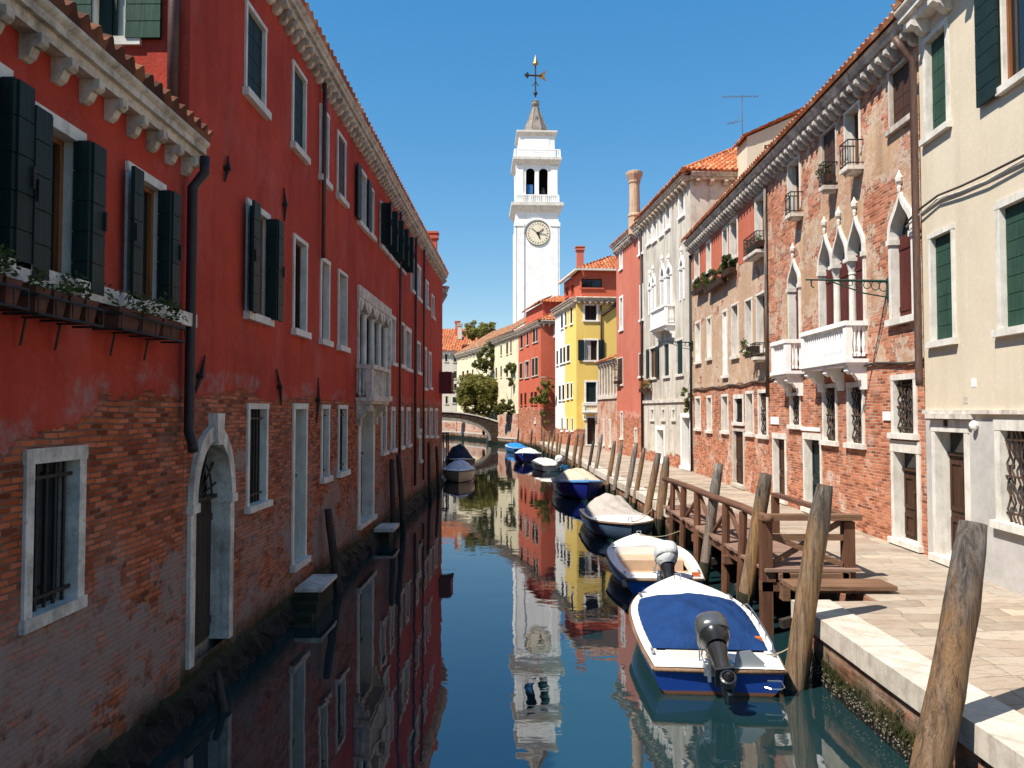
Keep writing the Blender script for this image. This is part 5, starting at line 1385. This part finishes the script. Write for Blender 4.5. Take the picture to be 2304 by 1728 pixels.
pole((-3.62, 23.6), (-3.72, 23.9, 2.26), .085, 'pole_wet', 'dark crooked pole right beside the small stone landing', LG, tip=.9, seed=41)
pole((-3.4, 24.2), (-3.6, 24.4, 2.38), .085, 'pole_wet', 'straighter dark pole outside the one by the small stone landing', LG, tip=.9, seed=42)
pole((-3.5, 33.2), (-3.63, 33.3, 2.4), .07, 'pole_wet', 'thin black pole on the shaded wall before the white covered boat', LG, tip=.9, seed=43)
pole((-3.42, 36), (-3.55, 36.1, 2.1), .07, 'pole_wet', 'thin black pole on the shaded wall beside the white covered boat', LG, tip=.9, seed=44)
pole((-3.62, 9.75), (-3.78, 9.95, .42), .05, 'pole_wet', 'short broken stake at the foot of the arched water door', LG, tip=.9, seed=45)

# water steps and stone landing at the red house doors
st = empty('water_steps', (-3.95, 15.0, 0), 0, label='mossy stone steps going down into the water under the narrow grey door', cat='steps')
M['moss'] = stonemat('mossy_stone', (.028,.03,.016), (.008,.009,.006), .8, 4)
g = MB(); g.box(-.1, .45, -.75, .5, .42, .49); g.build('landing', M['stone_shade'], st)
g = MB()
for i in range(4): g.box(-.1, .42-.01*i, -.76-.26*(i+1), -.761-.26*i, -1, .40-.13*(i+1))
g.box(-.1, .38, -.74, .45, -1, .415); g.build('steps', M['moss'], st)
sl = empty('stone_landing', (-3.85, 22.4, 0), 0, label='small pale stone slab jutting over the water below the columned doorway', cat='landing')
MB().box(-.1, .50, -.55, .6, .33, .42).build('slab', M['stone_shade'], sl); MB().box(-.1, .34, -.35, .5, -1, .325).build('footing', M['moss'], sl)
df = empty('jetty_frame', (-4.35, 47.5, 0), 0, label='narrow black framed jetty with a pale board at the end of the long red house', cat='jetty')
g = MB()
for x, y in ((0, 0), (.32, 0), (0, 1.2), (.32, 1.2)): g.box(x-.04, x+.04, y-.04, y+.04, -1, 2.35)
g.box(-.05, .38, -.05, 1.25, 2.351, 2.42); g.build('frame', M['iron'], df)
M['paleblue'] = plain('pale_blue_board', (.42,.50,.55), (.3,.36,.4), rough=.6)
MB().box(.06, .26, -.02, .02, .9, 1.5).build('board', M['white'], df); MB().box(.06, .26, -.02, .02, .15, .7).build('lower_board', M['paleblue'], df)

# ================================================================== LAMP BRACKETS
def bracket(name, label, loc, rz, L, group='green iron lamp brackets on the right bank walls'):
    rt = empty(name, loc, rz, label=label, cat='lamp bracket', group=group)
    g = MB(); g.box(-.06, .06, -.04, 0, -.35, .12); g.tube([(0, -.03, .05), (0, -L*.55, .09), (0, -L, .12)], [.035, .026, .018], 6); g.tube([(0, -.03, -.3), (0, -L*.3, -.2), (0, -L*.72, .09)], .017, 5)
    g.build('arm', M['lampgreen'], rt)
    g = MB()
    for i in range(6):
        y = -L*(.06+.1*i); r = .10*(1-i/7)+.015
        g.tube([(0, y+r*math.cos(t)*.9, -.06+r*math.sin(t)+i*.02) for t in [k*math.pi/4 for k in range(9)]], .011, 4)
    g.tube([(0, -L*.93, .12), (0, -L*.93, -.02), (0, -L*.90, -.06)], .016, 5)
    g.build('scrollwork', M['lampgreen'], rt)
f = RB.f[0]; W = f.h.W @ f.M
u, z = f.uz(2000, 638)
bracket('lamp_bracket', 'green iron lamp bracket reaching across the triple gothic window', W @ Vector((u, 0, z)), math.atan2(f.d.y, f.d.x)-rad(6), 1.75)
f3 = RD.f[0]; W = f3.h.W @ f3.M; u, z = f3.uz(1562, 772)
bracket('lamp_bracket', 'green iron lamp bracket at the corner beside the white house shutters', W @ Vector((.05, 0, z)), math.atan2(f3.d.y, f3.d.x), 1.7)
sl_ = empty('street_lamp', (3.9, 69.0, 6.6), rad(-80), label='grey street lamp on the corner between the salmon and the yellow house', cat='street lamp')
MB().tube([(0,0,0),(0,-.5,.1),(0,-1.0,.15)], .035, 6).build('arm', M['iron'], sl_); MB().lathe([(.1,.12),(.30,.02),(.34,-.06),(.05,-.1)], (0,-1.1,.15), 10).build('lamp_head', M['pole_grey'], sl_)

# ================================================================== BOATS
def paint(name, a, rough=.25, spec=.5, boot=None, bz=.07):
    N = NB(name)
    col = N.mix(N.math('MULTIPLY', N.step(N.noise(3, None, 6, .7), .45, .75), .35), a, tuple(c*.7+.01 for c in a))
    col = N.mix(N.math('MULTIPLY', N.step(N.noise(20, None, 4, .7), .62, .72), .3), col, (.3,.28,.25))
    if boot:
        z = N.math('ADD', N.xyz()[2], N.math('MULTIPLY', N.noise(4, None, 4), .03))
        col = N.mix(N.step(z, bz+.012, bz), col, boot)
        col = N.mix(N.step(z, .04, .015), col, (.02,.022,.012))
    return N.done(col, rough, spec)
M['hull_blue'] = paint('blue_hull', (.010,.050,.27), boot=(.17,.075,.04))
M['hull_royal'] = paint('royal_blue_hull', (.012,.020,.20), boot=(.02,.02,.05))
M['hull_sky'] = paint('bright_blue_hull', (.010,.10,.40), boot=(.05,.08,.12), bz=.05)
M['hull_slate'] = paint('slate_blue_hull', (.06,.10,.17), boot=(.11,.085,.05), bz=.05)
M['hull_cream'] = paint('cream_hull', (.66,.55,.40), boot=(.05,.05,.05), bz=.05)
M['hull_white'] = paint('white_hull', (.66,.64,.60), boot=(.2,.17,.12), bz=.05)
M['hull_dark'] = paint('dark_hull', (.02,.024,.035), boot=(.02,.02,.02))
M['gel'] = paint('white_gelcoat', (.80,.785,.75), rough=.3)
M['gel_tan'] = paint('cream_gelcoat', (.66,.60,.50), rough=.35)
M['rub'] = woodmat('rubbing_strake', (.28,.17,.10), (.14,.085,.055), 'y', rough=.5)
M['rub_blue'] = plain('blue_strake', (.06,.24,.52), rough=.4)
def cloth(name, a, b):
    N = NB(name)
    col = N.mix(N.step(N.noise(1.8, None, 6, .65), .35, .68), a, b)
    col = N.mix(N.math('MULTIPLY', N.step(N.noise(60, None, 2), .5, .7), .25), col, tuple(c*1.3 for c in a))
    N.bump(N.math('ADD', N.noise(5, N.map(N.obj, (1.6, .5, 1)), 3, .5, dist=.8), N.math('MULTIPLY', N.noise(90, None, 2), .05)), .55, .05)
    return N.done(col, .85, .15)
M['can_blue'] = cloth('blue_canvas', (.010,.042,.145), (.007,.028,.10))
M['can_grey'] = cloth('grey_canvas', (.40,.36,.325), (.32,.29,.26))
M['can_cream'] = cloth('cream_canvas', (.52,.44,.33), (.45,.375,.275))
M['can_white'] = cloth('white_canvas', (.78,.76,.72), (.66,.64,.6))
M['can_sky'] = cloth('pale_blue_canvas', (.66,.72,.80), (.5,.57,.66))
M['can_navy'] = cloth('navy_canvas', (.02,.03,.055), (.012,.018,.035))
M['tan'] = plain('tan_liner', (.50,.355,.245), (.44,.31,.21), rough=.7)
M['cowl'] = plain('grey_cowling', (.13,.135,.14), (.10,.105,.11), rough=.25, spec=.6, metal=.5, bump=.02)
M['cowl_light'] = cloth('silver_motor_cover', (.52,.53,.54), (.42,.43,.44))
M['blackmetal'] = plain('black_motor_paint', (.022,.022,.024), (.014,.014,.015), rough=.28, spec=.6, bump=.05)
M['chrome'] = plain('steel_fitting', (.6,.6,.6), rough=.25, metal=.9, bump=.02)
M['plastic'] = cloth('white_plastic_wrap', (.75,.76,.78), (.55,.57,.62))
M['tarp'] = cloth('bright_blue_tarp', (.02,.20,.50), (.015,.13,.36))
M['rope'] = plain('mooring_rope', (.30,.25,.17), rough=.9)
M['orange'] = plain('orange_float', (.55,.14,.04), rough=.6)

def boat(name, label, x, y, hd, L, B, zs, zb, hull, deck='gel', rub='rub', cover=None, ya=.5, yd=None, hc=.14, fore=None, aftdeck=.42, w=.17, motor=None, stern=.86, open_=False, rake=.42, hump=None, full=.5, group='small boats moored along the canal', rollz=0, transom_rake=.05, decal=True, bowp=2.3):
    rt = empty(name, (x, y, 0), hd, label=label, cat='boat', group=group)
    fore = fore or .70; yd = yd or fore*L
    n = 26
    T = [i/n for i in range(n+1)]
    def hb(t):
        if t < full: return B/2*(stern+(1-stern)*math.sin(math.pi/2*t/full))
        s_ = (t-full)/(1-full); return max(.015, B/2*(1-s_**bowp))
    sh = lambda t: zs+(zb-zs)*t**1.7
    sec = []
    for t in T:
        b, z = hb(t), sh(t); yy = t*L
        prof = [(b, yy, z), (b*.985, yy-rake*t**4*.18*L/4, z*.62), (b*.93, yy-rake*t**4*.45, z*.28), (b*.80, yy-rake*t**3*.85, -.02), (b*.45, yy-rake*t**3, -.13), (0, yy-rake*t**3*1.05, -.2)]
        sec.append([(px, py+(transom_rake*(1-pz/max(.1, zs)) if t == 0 else 0), pz) for px, py, pz in prof])
    g = MB(); k = len(sec[0])
    pts = []; idx = {}
    for sg in (1, -1):
        o = len(pts)
        for s_ in sec: pts += [(sg*a, b, c) for a, b, c in s_]
        for i in range(n):
            for j in range(k-1): idx.setdefault('f', []).append([o+i*k+j, o+i*k+j+1, o+(i+1)*k+j+1, o+(i+1)*k+j][::sg])
    tr = [j for j in range(k)]+[(n+1)*k+j for j in range(k-2, -1, -1)]
    idx['f'].append(tr)
    g.add(pts, idx['f']); h = g.build('hull', M[hull], rt, smooth=True)
    h.data.polygons[len(h.data.polygons)-1].use_smooth = False
    # gunwale strake
    P = [(hb(t)+.012, t*L, sh(t)-.015) for t in T]+[(0, L+.02, zb-.01)]
    P = P+[(-a, b, c) for a, b, c in P[::-1][1:]]
    g = MB(); g.tube(P, .028, 6, cap=True); g.tube([P[0], (0, -.03, zs-.015), P[-1]], .028, 6); g.build('gunwale', M[rub], rt, smooth=True)
    # decks
    g = MB(); e = .022
    inn = lambda t: max(.0, hb(t)-w)
    ts = [t for t in T if t*L >= aftdeck-.01 and t <= fore]
    ts = [aftdeck/L]+[t for t in ts if t > aftdeck/L+.01]+[fore]
    for a, b in zip(ts, ts[1:]):
        for sg in (1, -1):
            q = [(sg*inn(a), a*L, sh(a)+e), (sg*hb(a), a*L, sh(a)+e), (sg*hb(b), b*L, sh(b)+e), (sg*inn(b), b*L, sh(b)+e)]
            g.poly(q[::sg]); 
            q = [(sg*inn(a), a*L, sh(a)+e), (sg*inn(b), b*L, sh(b)+e), (sg*inn(b), b*L, sh(b)-.16), (sg*inn(a), a*L, sh(a)-.16)]; g.poly(q[::sg])
    tf = [fore]+[t for t in T if t > fore+.005]
    for a, b in zip(tf, tf[1:]):
        cr = lambda t: .07*(hb(t)/(B/2))
        m_ = 6
        for i in range(m_):
            s0, s1 = -1+2*i/m_, -1+2*(i+1)/m_
            Z = lambda t, s_: sh(t)+e+cr(t)*(1-s_*s_)
            g.poly([(hb(a)*s0, a*L, Z(a, s0)), (hb(a)*s1, a*L, Z(a, s1)), (hb(b)*s1, b*L, Z(b, s1)), (hb(b)*s0, b*L, Z(b, s0))])
    a = aftdeck/L; Z = zs+e
    g.add([(-hb(0),0,Z),(hb(0),0,Z),(hb(a),aftdeck,sh(a)+e),(-hb(a),aftdeck,sh(a)+e)], [(0,1,2,3)])
    g.poly([(-inn(a),aftdeck,sh(a)+e),(inn(a),aftdeck,sh(a)+e),(inn(a),aftdeck,sh(a)-.25),(-inn(a),aftdeck,sh(a)-.25)])
    if open_: g.poly([(-inn(fore),fore*L,sh(fore)+e+.05),(inn(fore),fore*L,sh(fore)+e+.05),(inn(fore),fore*L,sh(fore)-.3),(-inn(fore),fore*L,sh(fore)-.3)][::-1])
    dkk = g.build('deck', M[deck], rt)
    # cockpit sole
    g = MB(); zf = .12
    for p, q in zip(ts, ts[1:]): g.poly([(-hb(p)*.9, p*L, zf), (hb(p)*.9, p*L, zf), (hb(q)*.9, q*L, zf), (-hb(q)*.9, q*L, zf)])
    g.build('cockpit_sole', M['tan'], rt)
    if open_:
        g = MB(); 
        for p, q in zip(ts, ts[1:]):
            for sg in (1, -1):
                P4 = [(sg*(inn(p)+.02), p*L, sh(p)-.02), (sg*(inn(q)+.02), q*L, sh(q)-.02), (sg*hb(q)*.9, q*L, zf), (sg*hb(p)*.9, p*L, zf)]; g.poly(P4[::sg])
        g.box(-inn(.6), inn(.6), fore*L-.75, fore*L-.002, zf, .36)
        g.box(-inn(.3), inn(.3), aftdeck+.01, aftdeck+.42, zf, .30)
        g.build('tan_liner', M['tan'], rt)
    if cover:
        g = MB(); ny, nx = 30, 20; fl = []
        for i in range(ny+1):
            v = ya+(yd-ya)*i/ny; t = v/L
            for j in range(nx+1):
                s_ = -1+2*j/nx; b = (inn(t)+.05 if t > .05 else inn(.05))+.004*math.sin(i*2.1)
                edge = min(1, 5*(1-abs(s_)), 6*i/ny+.0, 6*(ny-i)/ny)
                zz = sh(min(1, t))+.045+hc*(1-abs(s_)**2.2)*math.sin(math.pi*min(1, max(0, (i/ny)*.86+.10)))**.7
                if hump: zz += hump[2]*math.exp(-((v-hump[0])/hump[1])**2)*(1-abs(s_)**3)
                zz += (.022*math.sin(j*1.1+i*.35)+.016*math.sin(i*.8-j*.7)+.045*max(0, math.sin(j*.55+i*.22+1))**6)*edge
                if i in (0, ny): zz = sh(t)+.03
                fl.append((b*s_, v+(.10*(1-s_*s_) if i == ny else 0), zz))
        g.add(fl, [(i*(nx+1)+j, i*(nx+1)+j+1, (i+1)*(nx+1)+j+1, (i+1)*(nx+1)+j) for i in range(ny) for j in range(nx)])
        g.build('cover', M[cover], rt, smooth=True)
    # fittings
    t = .93; MB().tube([(-.05, t*L, sh(t)+.05), (-.05, t*L, sh(t)+.15), (.05, t*L, sh(t)+.15), (.05, t*L, sh(t)+.05)], .014, 5).build('bow_ring', M['chrome'], rt)
    for sg in (1, -1):
        for q in (.12, .72):
            b = hb(q)-.07; MB().box(sg*b-.02, sg*b+.02, q*L-.09, q*L+.09, sh(q)+.06, sh(q)+.08).box(sg*b-.015, sg*b+.015, q*L-.03, q*L+.03, sh(q)+.018, sh(q)+.06).build('cleat', M['chrome'], rt)
    return rt, dict(hb=hb, sh=sh, L=L, inn=inn)

def outboard(rt, z, tilt, kind, x=0.0, s=1.0, y=-.06, yaw=0):
    """outboard motor hung on the transom; tilt lifts the leg out astern"""
    om = None
    Rm = Matrix.Translation((x, y, z)) @ Matrix.Rotation(yaw, 4, 'Y') @ Matrix.Rotation(-tilt, 4, 'X') @ Matrix.Scale(s, 4)
    mid = MB(Rm)
    mid.lathe([(.15,.16),(.14,.05),(.11,-.10),(.092,-.25),(.095,-.33)], (0,-.17,0), 14, 1.0, 1.35)
    mid.box(-.12, .12, -.40, -.02, -.362, -.332)
    mid.lathe([(.02,0)], (0,0,0), 6) if False else None
    mid.add([(-.06,-.36,-.363),(.06,-.36,-.363),(.06,-.03,-.363),(-.06,-.03,-.363),(-.03,-.30,-.66),(.03,-.30,-.66),(.03,-.08,-.66),(-.03,-.08,-.66)], [(0,1,5,4),(1,2,6,5),(2,3,7,6),(3,0,4,7),(4,5,6,7)])
    om = mid.build('outboard_motor', M['blackmetal'], rt, smooth=False)
    gc = MB(Rm @ Matrix.Translation((0,-.18,-.52)) @ Matrix.Rotation(rad(90), 4, 'X'))
    gc.lathe([(.01,-.28),(.05,-.20),(.07,-.05),(.075,.10),(.065,.20)], (0,0,0), 12); gc.build('gearcase', M['blackmetal'], om, smooth=True)
    pr = MB(Rm @ Matrix.Translation((0,-.43,-.52)) @ Matrix.Rotation(rad(90), 4, 'X'))
    pr.lathe([(.055,-.06),(.06,.05),(.02,.12)], (0,0,0), 10)
    for k in range(3):
        a = 2*math.pi*k/3; pp = []
        for q, (r_, da, zz) in enumerate(((.05,-.25,-.03),(.09,-.55,-.03),(.10,.0,.0),(.09,.5,.03),(.05,.3,.03))): pp.append((r_*math.cos(a+da), r_*math.sin(a+da), zz))
        pr.poly(pp); pr.poly([(p[0], p[1], p[2]+.012) for p in pp[::-1]])
    pr.add([(R_*math.cos(2*math.pi*i/16), R_*math.sin(2*math.pi*i/16), zz) for i in range(16) for R_, zz in ((.095,-.08),(.10,.04),(.075,.05),(.075,-.08))], [(4*i+j, 4*((i+1)%16)+j, 4*((i+1)%16)+(j+1)%4, 4*i+(j+1)%4) for i in range(16) for j in range(4)])
    pr.build('propeller', M['blackmetal'], om)
    # cowling: rounded box built from superellipse slices
    cw = MB(Rm); prof = [(.0,.20,.27,-.20),(.02,.215,.30,-.20),(.10,.222,.31,-.195),(.20,.215,.295,-.18),(.28,.19,.25,-.165),(.33,.14,.18,-.15),(.35,.06,.09,-.14)]
    v = []; n = 20
    for zz, a, b, cy in prof:
        for i in range(n):
            t = 2*math.pi*i/n; c, s_ = math.cos(t), math.sin(t)
            v.append((a*math.copysign(abs(c)**.7, c), cy+b*math.copysign(abs(s_)**.7, s_), .22+zz))
    cw.add(v, [(i*n+j, i*n+(j+1)%n, (i+1)*n+(j+1)%n, (i+1)*n+j) for i in range(len(prof)-1) for j in range(n)]+[list(range(n))[::-1], [(len(prof)-1)*n+j for j in range(n)]])
    cw.build('cowling', M[kind], om, smooth=True)
    lw = MB(Rm); v = []
    for zz, a, b in ((.222,.20,.275),(.17,.195,.265),(.12,.165,.23),(.08,.14,.19)):
        for i in range(n):
            t = 2*math.pi*i/n; v.append((a*math.cos(t), -.21+b*math.sin(t), zz))
    lw.add(v, [(i*n+j, (i+1)*n+j, (i+1)*n+(j+1)%n, i*n+(j+1)%n) for i in range(3) for j in range(n)]); lw.build('lower_cowl', M['blackmetal' if kind == 'cowl' else kind], om, smooth=True)
    br = MB(Matrix.Translation((x, y, z)) @ Matrix.Scale(s, 4))
    for sx in (-1, 1): br.box(sx*.13-.02, sx*.13+.02, -.12, .10, -.22, .08); br.tube([(sx*.13, .06, .0), (sx*.13, .16, .0)], .02, 6)
    br.box(-.19, .19, -.06, -.02, -.16, -.02); br.tube([(-.2, -.05, .03), (.2, -.05, .03)], .025, 8)
    br.tube([(-.15,-.1,-.1),(-.22,-.05,.1),(-.16,.2,.16),(-.05,.3,.1)], .012, 5); br.tube([(-.1,-.12,.1),(-.24,0,.02),(-.2,.25,.08)], .01, 5)
    br.build('clamp_bracket', M['chrome'], om)
    return om

b1, I = boat('motorboat', 'blue and white motorboat under a royal blue canvas, grey outboard tilted up, nearest the camera', 2.72, 10.2, rad(-4.5), 4.3, 1.95, .36, .66, 'hull_blue', cover='can_blue', ya=.72, yd=3.02, hc=.27, fore=.68, aftdeck=.66, w=.16, rub='rub')
outboard(b1, .46, rad(52), 'cowl', x=-.02, s=1.0, y=-.02, yaw=rad(-8))
g = MB(); g.tube([(-.05+.62,-.055,.17),(.62+.02,-.1,.16),(.62+.14,-.1,.16),(.62+.2,-.055,.17),(.62+.16,-.06,.25),(.6,-.06,.25)], .012, 5); g.build('grab_handle', M['chrome'], b1)
g = MB(); sh = I['sh']; hb = I['hb']
g.tube([(hb(t)-.05, t*4.3, sh(t)+(.14 if i not in (0, 9) else .03)) for i, t in enumerate([.1+.06*k for k in range(10)])], .012, 5)
for k in range(1, 9, 2): t = .1+.06*k; g.tube([(hb(t)-.05, t*4.3, sh(t)), (hb(t)-.05, t*4.3, sh(t)+.14)], .01, 5)
g.build('side_rail', M['chrome'], b1)
MB().box(.70, .80, 1.02, 1.12, .41, .49).build('orange_float', M['orange'], b1)
MB().box(-.62, .05, .40, .64, .392, .41).build('transom_well', M['gel_tan'], b1)
MB().prism([(.18,.32),(.55,.30),(.60,.44),(.42,.60),(.24,.58)], .06, .075).build('splash_board', NB('smoked_acrylic').done((.22,.24,.26), .15, .6), b1)

b2, I = boat('motorboat', 'open motorboat with a tan interior and a silver covered outboard, second from the camera', 3.12, 15.7, rad(-1), 4.0, 1.92, .34, .62, 'hull_sky', fore=.66, aftdeck=.5, open_=True, w=.2, stern=.80)
om2 = outboard(b2, .46, rad(36), 'cowl_light', x=.0, s=1.05)
MB().lathe([(.02,-.05),(.07,-.03),(.085,.03),(.07,.09),(.02,.11)], (-.80,.12,.2), 10).build('fender', M['tan'], b2)
MB().box(.58, .72, .14, .26, .37, .44).build('orange_float', M['orange'], b2)

b3, I = boat('motorboat', 'white decked motorboat under a humped grey canvas, bow towards the camera', 3.12, 26.2, rad(180+4), 4.3, 1.95, .42, .55, 'hull_slate', cover='can_grey', ya=.45, yd=2.45, hc=.22, fore=.56, aftdeck=.4, hump=(.8, .5, .36), bowp=3.2)
outboard(b3, .42, rad(35), 'tarp', x=-.1, s=.8)
b4, I = boat('motorboat', 'deep blue high bowed boat with a cream canvas hood, bow towards the camera', 2.85, 37.4, rad(180+3), 5.6, 2.15, .50, .84, 'hull_royal', rub='rub_blue', deck='rub_blue', cover='can_cream', ya=.5, yd=3.4, hc=.50, fore=.60, full=.42, rake=.7)
b5, I = boat('motorboat', 'small rounded boat under a white cover with a plastic wrapped outboard', 2.55, 47.6, rad(12), 4.0, 1.6, .38, .55, 'hull_white', cover='can_white', ya=.15, yd=3.6, hc=.22, fore=.88, aftdeck=.12)
outboard(b5, .4, rad(30), 'plastic', x=.35, s=1.0); MB().box(.35, .8, -.45, -.2, .02, .42).build('blue_tarp', M['tarp'], b5)
b6, I = boat('motorboat', 'dark blue boat with a white and pale blue foredeck ahead of the small white boat', 1.45, 60, rad(180-8), 5.0, 1.95, .5, .75, 'hull_royal', rub='rub_blue', cover='can_white', ya=.5, yd=3.4, hc=.35, fore=.68)
b7, I = boat('motorboat', 'farthest boat, low and bright blue, by the foot of the garden wall', .85, 69, rad(14), 4.5, 1.7, .42, .65, 'hull_sky', rub='rub_blue', cover='tarp', ya=.3, yd=3.6, hc=.3, fore=.8)
b8, I = boat('motorboat', 'cream hulled boat under a pale blue cover moored against the shaded red wall', -3.02, 44.6, rad(180+3), 4.6, 1.72, .55, .62, 'hull_cream', deck='gel', rub='rub', cover='can_sky', ya=.4, yd=3.2, hc=.4, fore=.7)
b9, I = boat('motorboat', 'dark boat under a navy cover behind the pale one on the shaded left bank', -3.75, 52.5, rad(180+9), 5.0, 1.9, .6, .75, 'hull_dark', deck='gel_tan', rub='rub', cover='can_navy', ya=.3, yd=3.6, hc=.55, fore=.72, hump=(1.2, .8, .35))
# mooring lines
def line(name, label, a, b, sag, r=.012):
    a, b = Vector(a), Vector(b); n = 12
    o = MB().tube([a+(b-a)*(i/n)-Vector((0, 0, sag*math.sin(math.pi*i/n))) for i in range(n+1)], r, 5).build(name, M['rope'])
    return tag(o, label, 'rope', 'mooring lines of the boats')
line('mooring_line', 'rope from the stern of the blue covered boat to the golden pole', (3.50, 10.7, .40), (3.92, 10.62, .62), .06)
line('mooring_line', 'rope from the bow of the tan boat to the landing stage', (3.2, 19.4, .66), (4.2, 19.35, .75), .10)
line('mooring_line', 'rope from the bow of the grey covered boat to a stage post', (3.40, 22.0, .60), (4.2, 22.8, .95), .12)

# ================================================================== TREES AND PLANTS
def tree(name, label, loc, limbs, clumps, n, size, mat='leaf', seed=0, group=None, trunk=.12):
    rng = random.Random(seed)
    rt = empty(name, loc, 0, label=label, cat='tree' if name == 'tree' else 'plant', group=group)
    g = MB()
    for path in limbs: g.tube(path, [trunk*(1-.75*i/(len(path)-1)) for i in range(len(path))], 6, jit=.1)
    g.build('trunk', M['bark'], rt)
    c = MB(); cs = []
    for (p, r, k) in clumps:
        for i in range(k):
            d = Vector((rng.gauss(0,1), rng.gauss(0,1), rng.gauss(0,1))).normalized()*r*rng.uniform(.35, 1.0)
            d.z *= .85
            cs.append((Vector(p)+d, r*rng.uniform(.16, .34)))
    leaves(c, cs, n, size, rng); c.build('crown', M[mat], rt)
    return rt
tree('tree', 'broad bushy green tree overhanging the bridge end', (-3.4, 92.5, .9), [[(0,0,0),(0,0,1.6),(-.8,0,3.2),(-1.8,-.3,4.6)], [(0,0,1.5),(.8,-.2,3),(1.2,-.4,4)], [(0,0,2),(-.2,-.8,4),(-.6,-1,5.6)]],
     [((-.6,0,5.4), 2.5, 70), ((-1.9,-.3,4.6), 1.7, 30), ((1.0,-.2,4.6), 1.6, 28), ((-.6,-.4,3.4), 1.7, 24), ((1.9,-.2,3.2), 1.4, 24), ((-2.4,0,5.2), 1.1, 14), ((.4,-.6,1.9), 1.3, 18), ((-1.6,-.5,2.4), 1.1, 12)], 26000, .16, seed=61, trunk=.2)
tree('tree', 'tall loose climbing tree against the pale yellow house', (-2.6, 94.0, .9), [[(0,0,0),(.2,0,3),(-.1,0,6),(.3,0,9)], [(.1,0,5),(-1,0,7),(-1.8,0,8)]],
     [((.4,-.2,10.2), 1.3, 18), ((-.4,-.2,9.0), 1.4, 18), ((-1.5,-.1,8.4), 1.0, 9), ((.2,0,7.6), 1.0, 10), ((.6,0,11.4), .8, 7)], 5200, .15, 'leaf2', seed=62)
tree('climbing_plant', 'drooping vine on the garden wall beside the salmon house', (-.15, 84.0, 3.4), [[(0,0,-2.4),(0,0,1),(.2,0,4.6)], [(0,0,.5),(-.5,0,2.4)]],
     [((.1,-.2,5.0), .95, 16), ((.0,-.2,3.6), .6, 8), ((-.5,-.4,.9), 1.0, 16), ((-1.4,-.4,.7), .9, 14), ((.3,-.4,.5), .7, 9)], 5200, .13, 'leaf2', seed=63, trunk=.06)
tree('climbing_plant', 'dark green bush hanging from the front of the salmon house', (2.75, 71.2, 1.9), [[(0,.3,-1.9),(0,.2,1),(-.2,.1,3.2)], [(0,.2,1),(.4,.1,2.6)]],
     [((.1,0,3.2), 1.0, 16), ((.5,0,4.2), .7, 9), ((-.4,-.1,3.0), .7, 8), ((.2,0,1.4), .45, 6), ((.3,0,.7), .4, 4)], 2800, .13, 'leaf', seed=64, trunk=.06)
tree('tree', 'dark round treetop showing above the long brown roof', (-5.2, 118, .9), [[(0,0,0),(0,0,9),(.3,0,14)]], [((0,0,15.2), 1.9, 26), ((-1.5,0,14.6), 1.2, 12), ((1.6,0,15.8), 1.4, 14)], 4000, .2, 'leaf', seed=65, group='treetops behind the brown roof')
tree('climbing_plant', 'tuft of weeds growing from the downpipe between the white and the pinkish house', tuple(R3.f[0].h.W @ R3.f[0].M @ Vector((R3.f[0].L-.1, -.15, 4.4))), [[(0,0,-.6),(0,0,.4)]], [((0,0,.1), .45, 8), ((0,0,-.5), .35, 5)], 500, .09, 'leaf2', seed=66, trunk=.03)

# ================================================================== CAMERA, SUN, SKY
cam = bpy.data.cameras.new('camera'); cam.lens = 27; cam.sensor_width = 36; cam.clip_end = 6000; cam.clip_start = .05
co = bpy.data.objects.new('camera', cam); COL.objects.link(co); co.location = CAM; co.rotation_euler = (math.pi/2+TH, 0, 0)
SC.camera = co
EL = rad(55); hx, hy = .83, .558
d = Vector((hx*math.cos(EL), hy*math.cos(EL), -math.sin(EL)))
sl = bpy.data.lights.new('sun', 'SUN'); sl.energy = SUN_E; sl.angle = rad(.5); sl.color = (1, .93, .82)
so = bpy.data.objects.new('sun', sl); COL.objects.link(so); so.rotation_euler = d.to_track_quat('-Z', 'Y').to_euler(); so.location = (-20, -10, 60)
wd = bpy.data.worlds.new('World'); SC.world = wd; wd.use_nodes = True
nt = wd.node_tree; bgd = nt.nodes['Background']
sk = nt.nodes.new('ShaderNodeTexSky'); sk.sky_type = 'NISHITA'; sk.sun_disc = False; sk.sun_elevation = EL; sk.sun_rotation = math.atan2(-hx, -hy)
sk.air_density = 1.0; sk.dust_density = 0; sk.ozone_density = 2.0; sk.altitude = 0
hs_ = nt.nodes.new('ShaderNodeHueSaturation'); hs_.inputs['Saturation'].default_value = SKY_SAT; hs_.inputs['Hue'].default_value = .50
gm_ = nt.nodes.new('ShaderNodeGamma'); gm_.inputs[1].default_value = .52; nt.links.new(sk.outputs[0], gm_.inputs[0]); nt.links.new(gm_.outputs[0], hs_.inputs['Color']); nt.links.new(hs_.outputs[0], bgd.inputs[0]); bgd.inputs[1].default_value = SKY_S
SC.view_settings.view_transform = 'Standard'; SC.view_settings.look = 'None'; SC.view_settings.exposure = EXPO; SC.view_settings.gamma = 1
SC.cycles.max_bounces = 8; SC.cycles.diffuse_bounces = 4; SC.cycles.glossy_bounces = 4; SC.cycles.caustics_reflective = False; SC.cycles.caustics_refractive = False
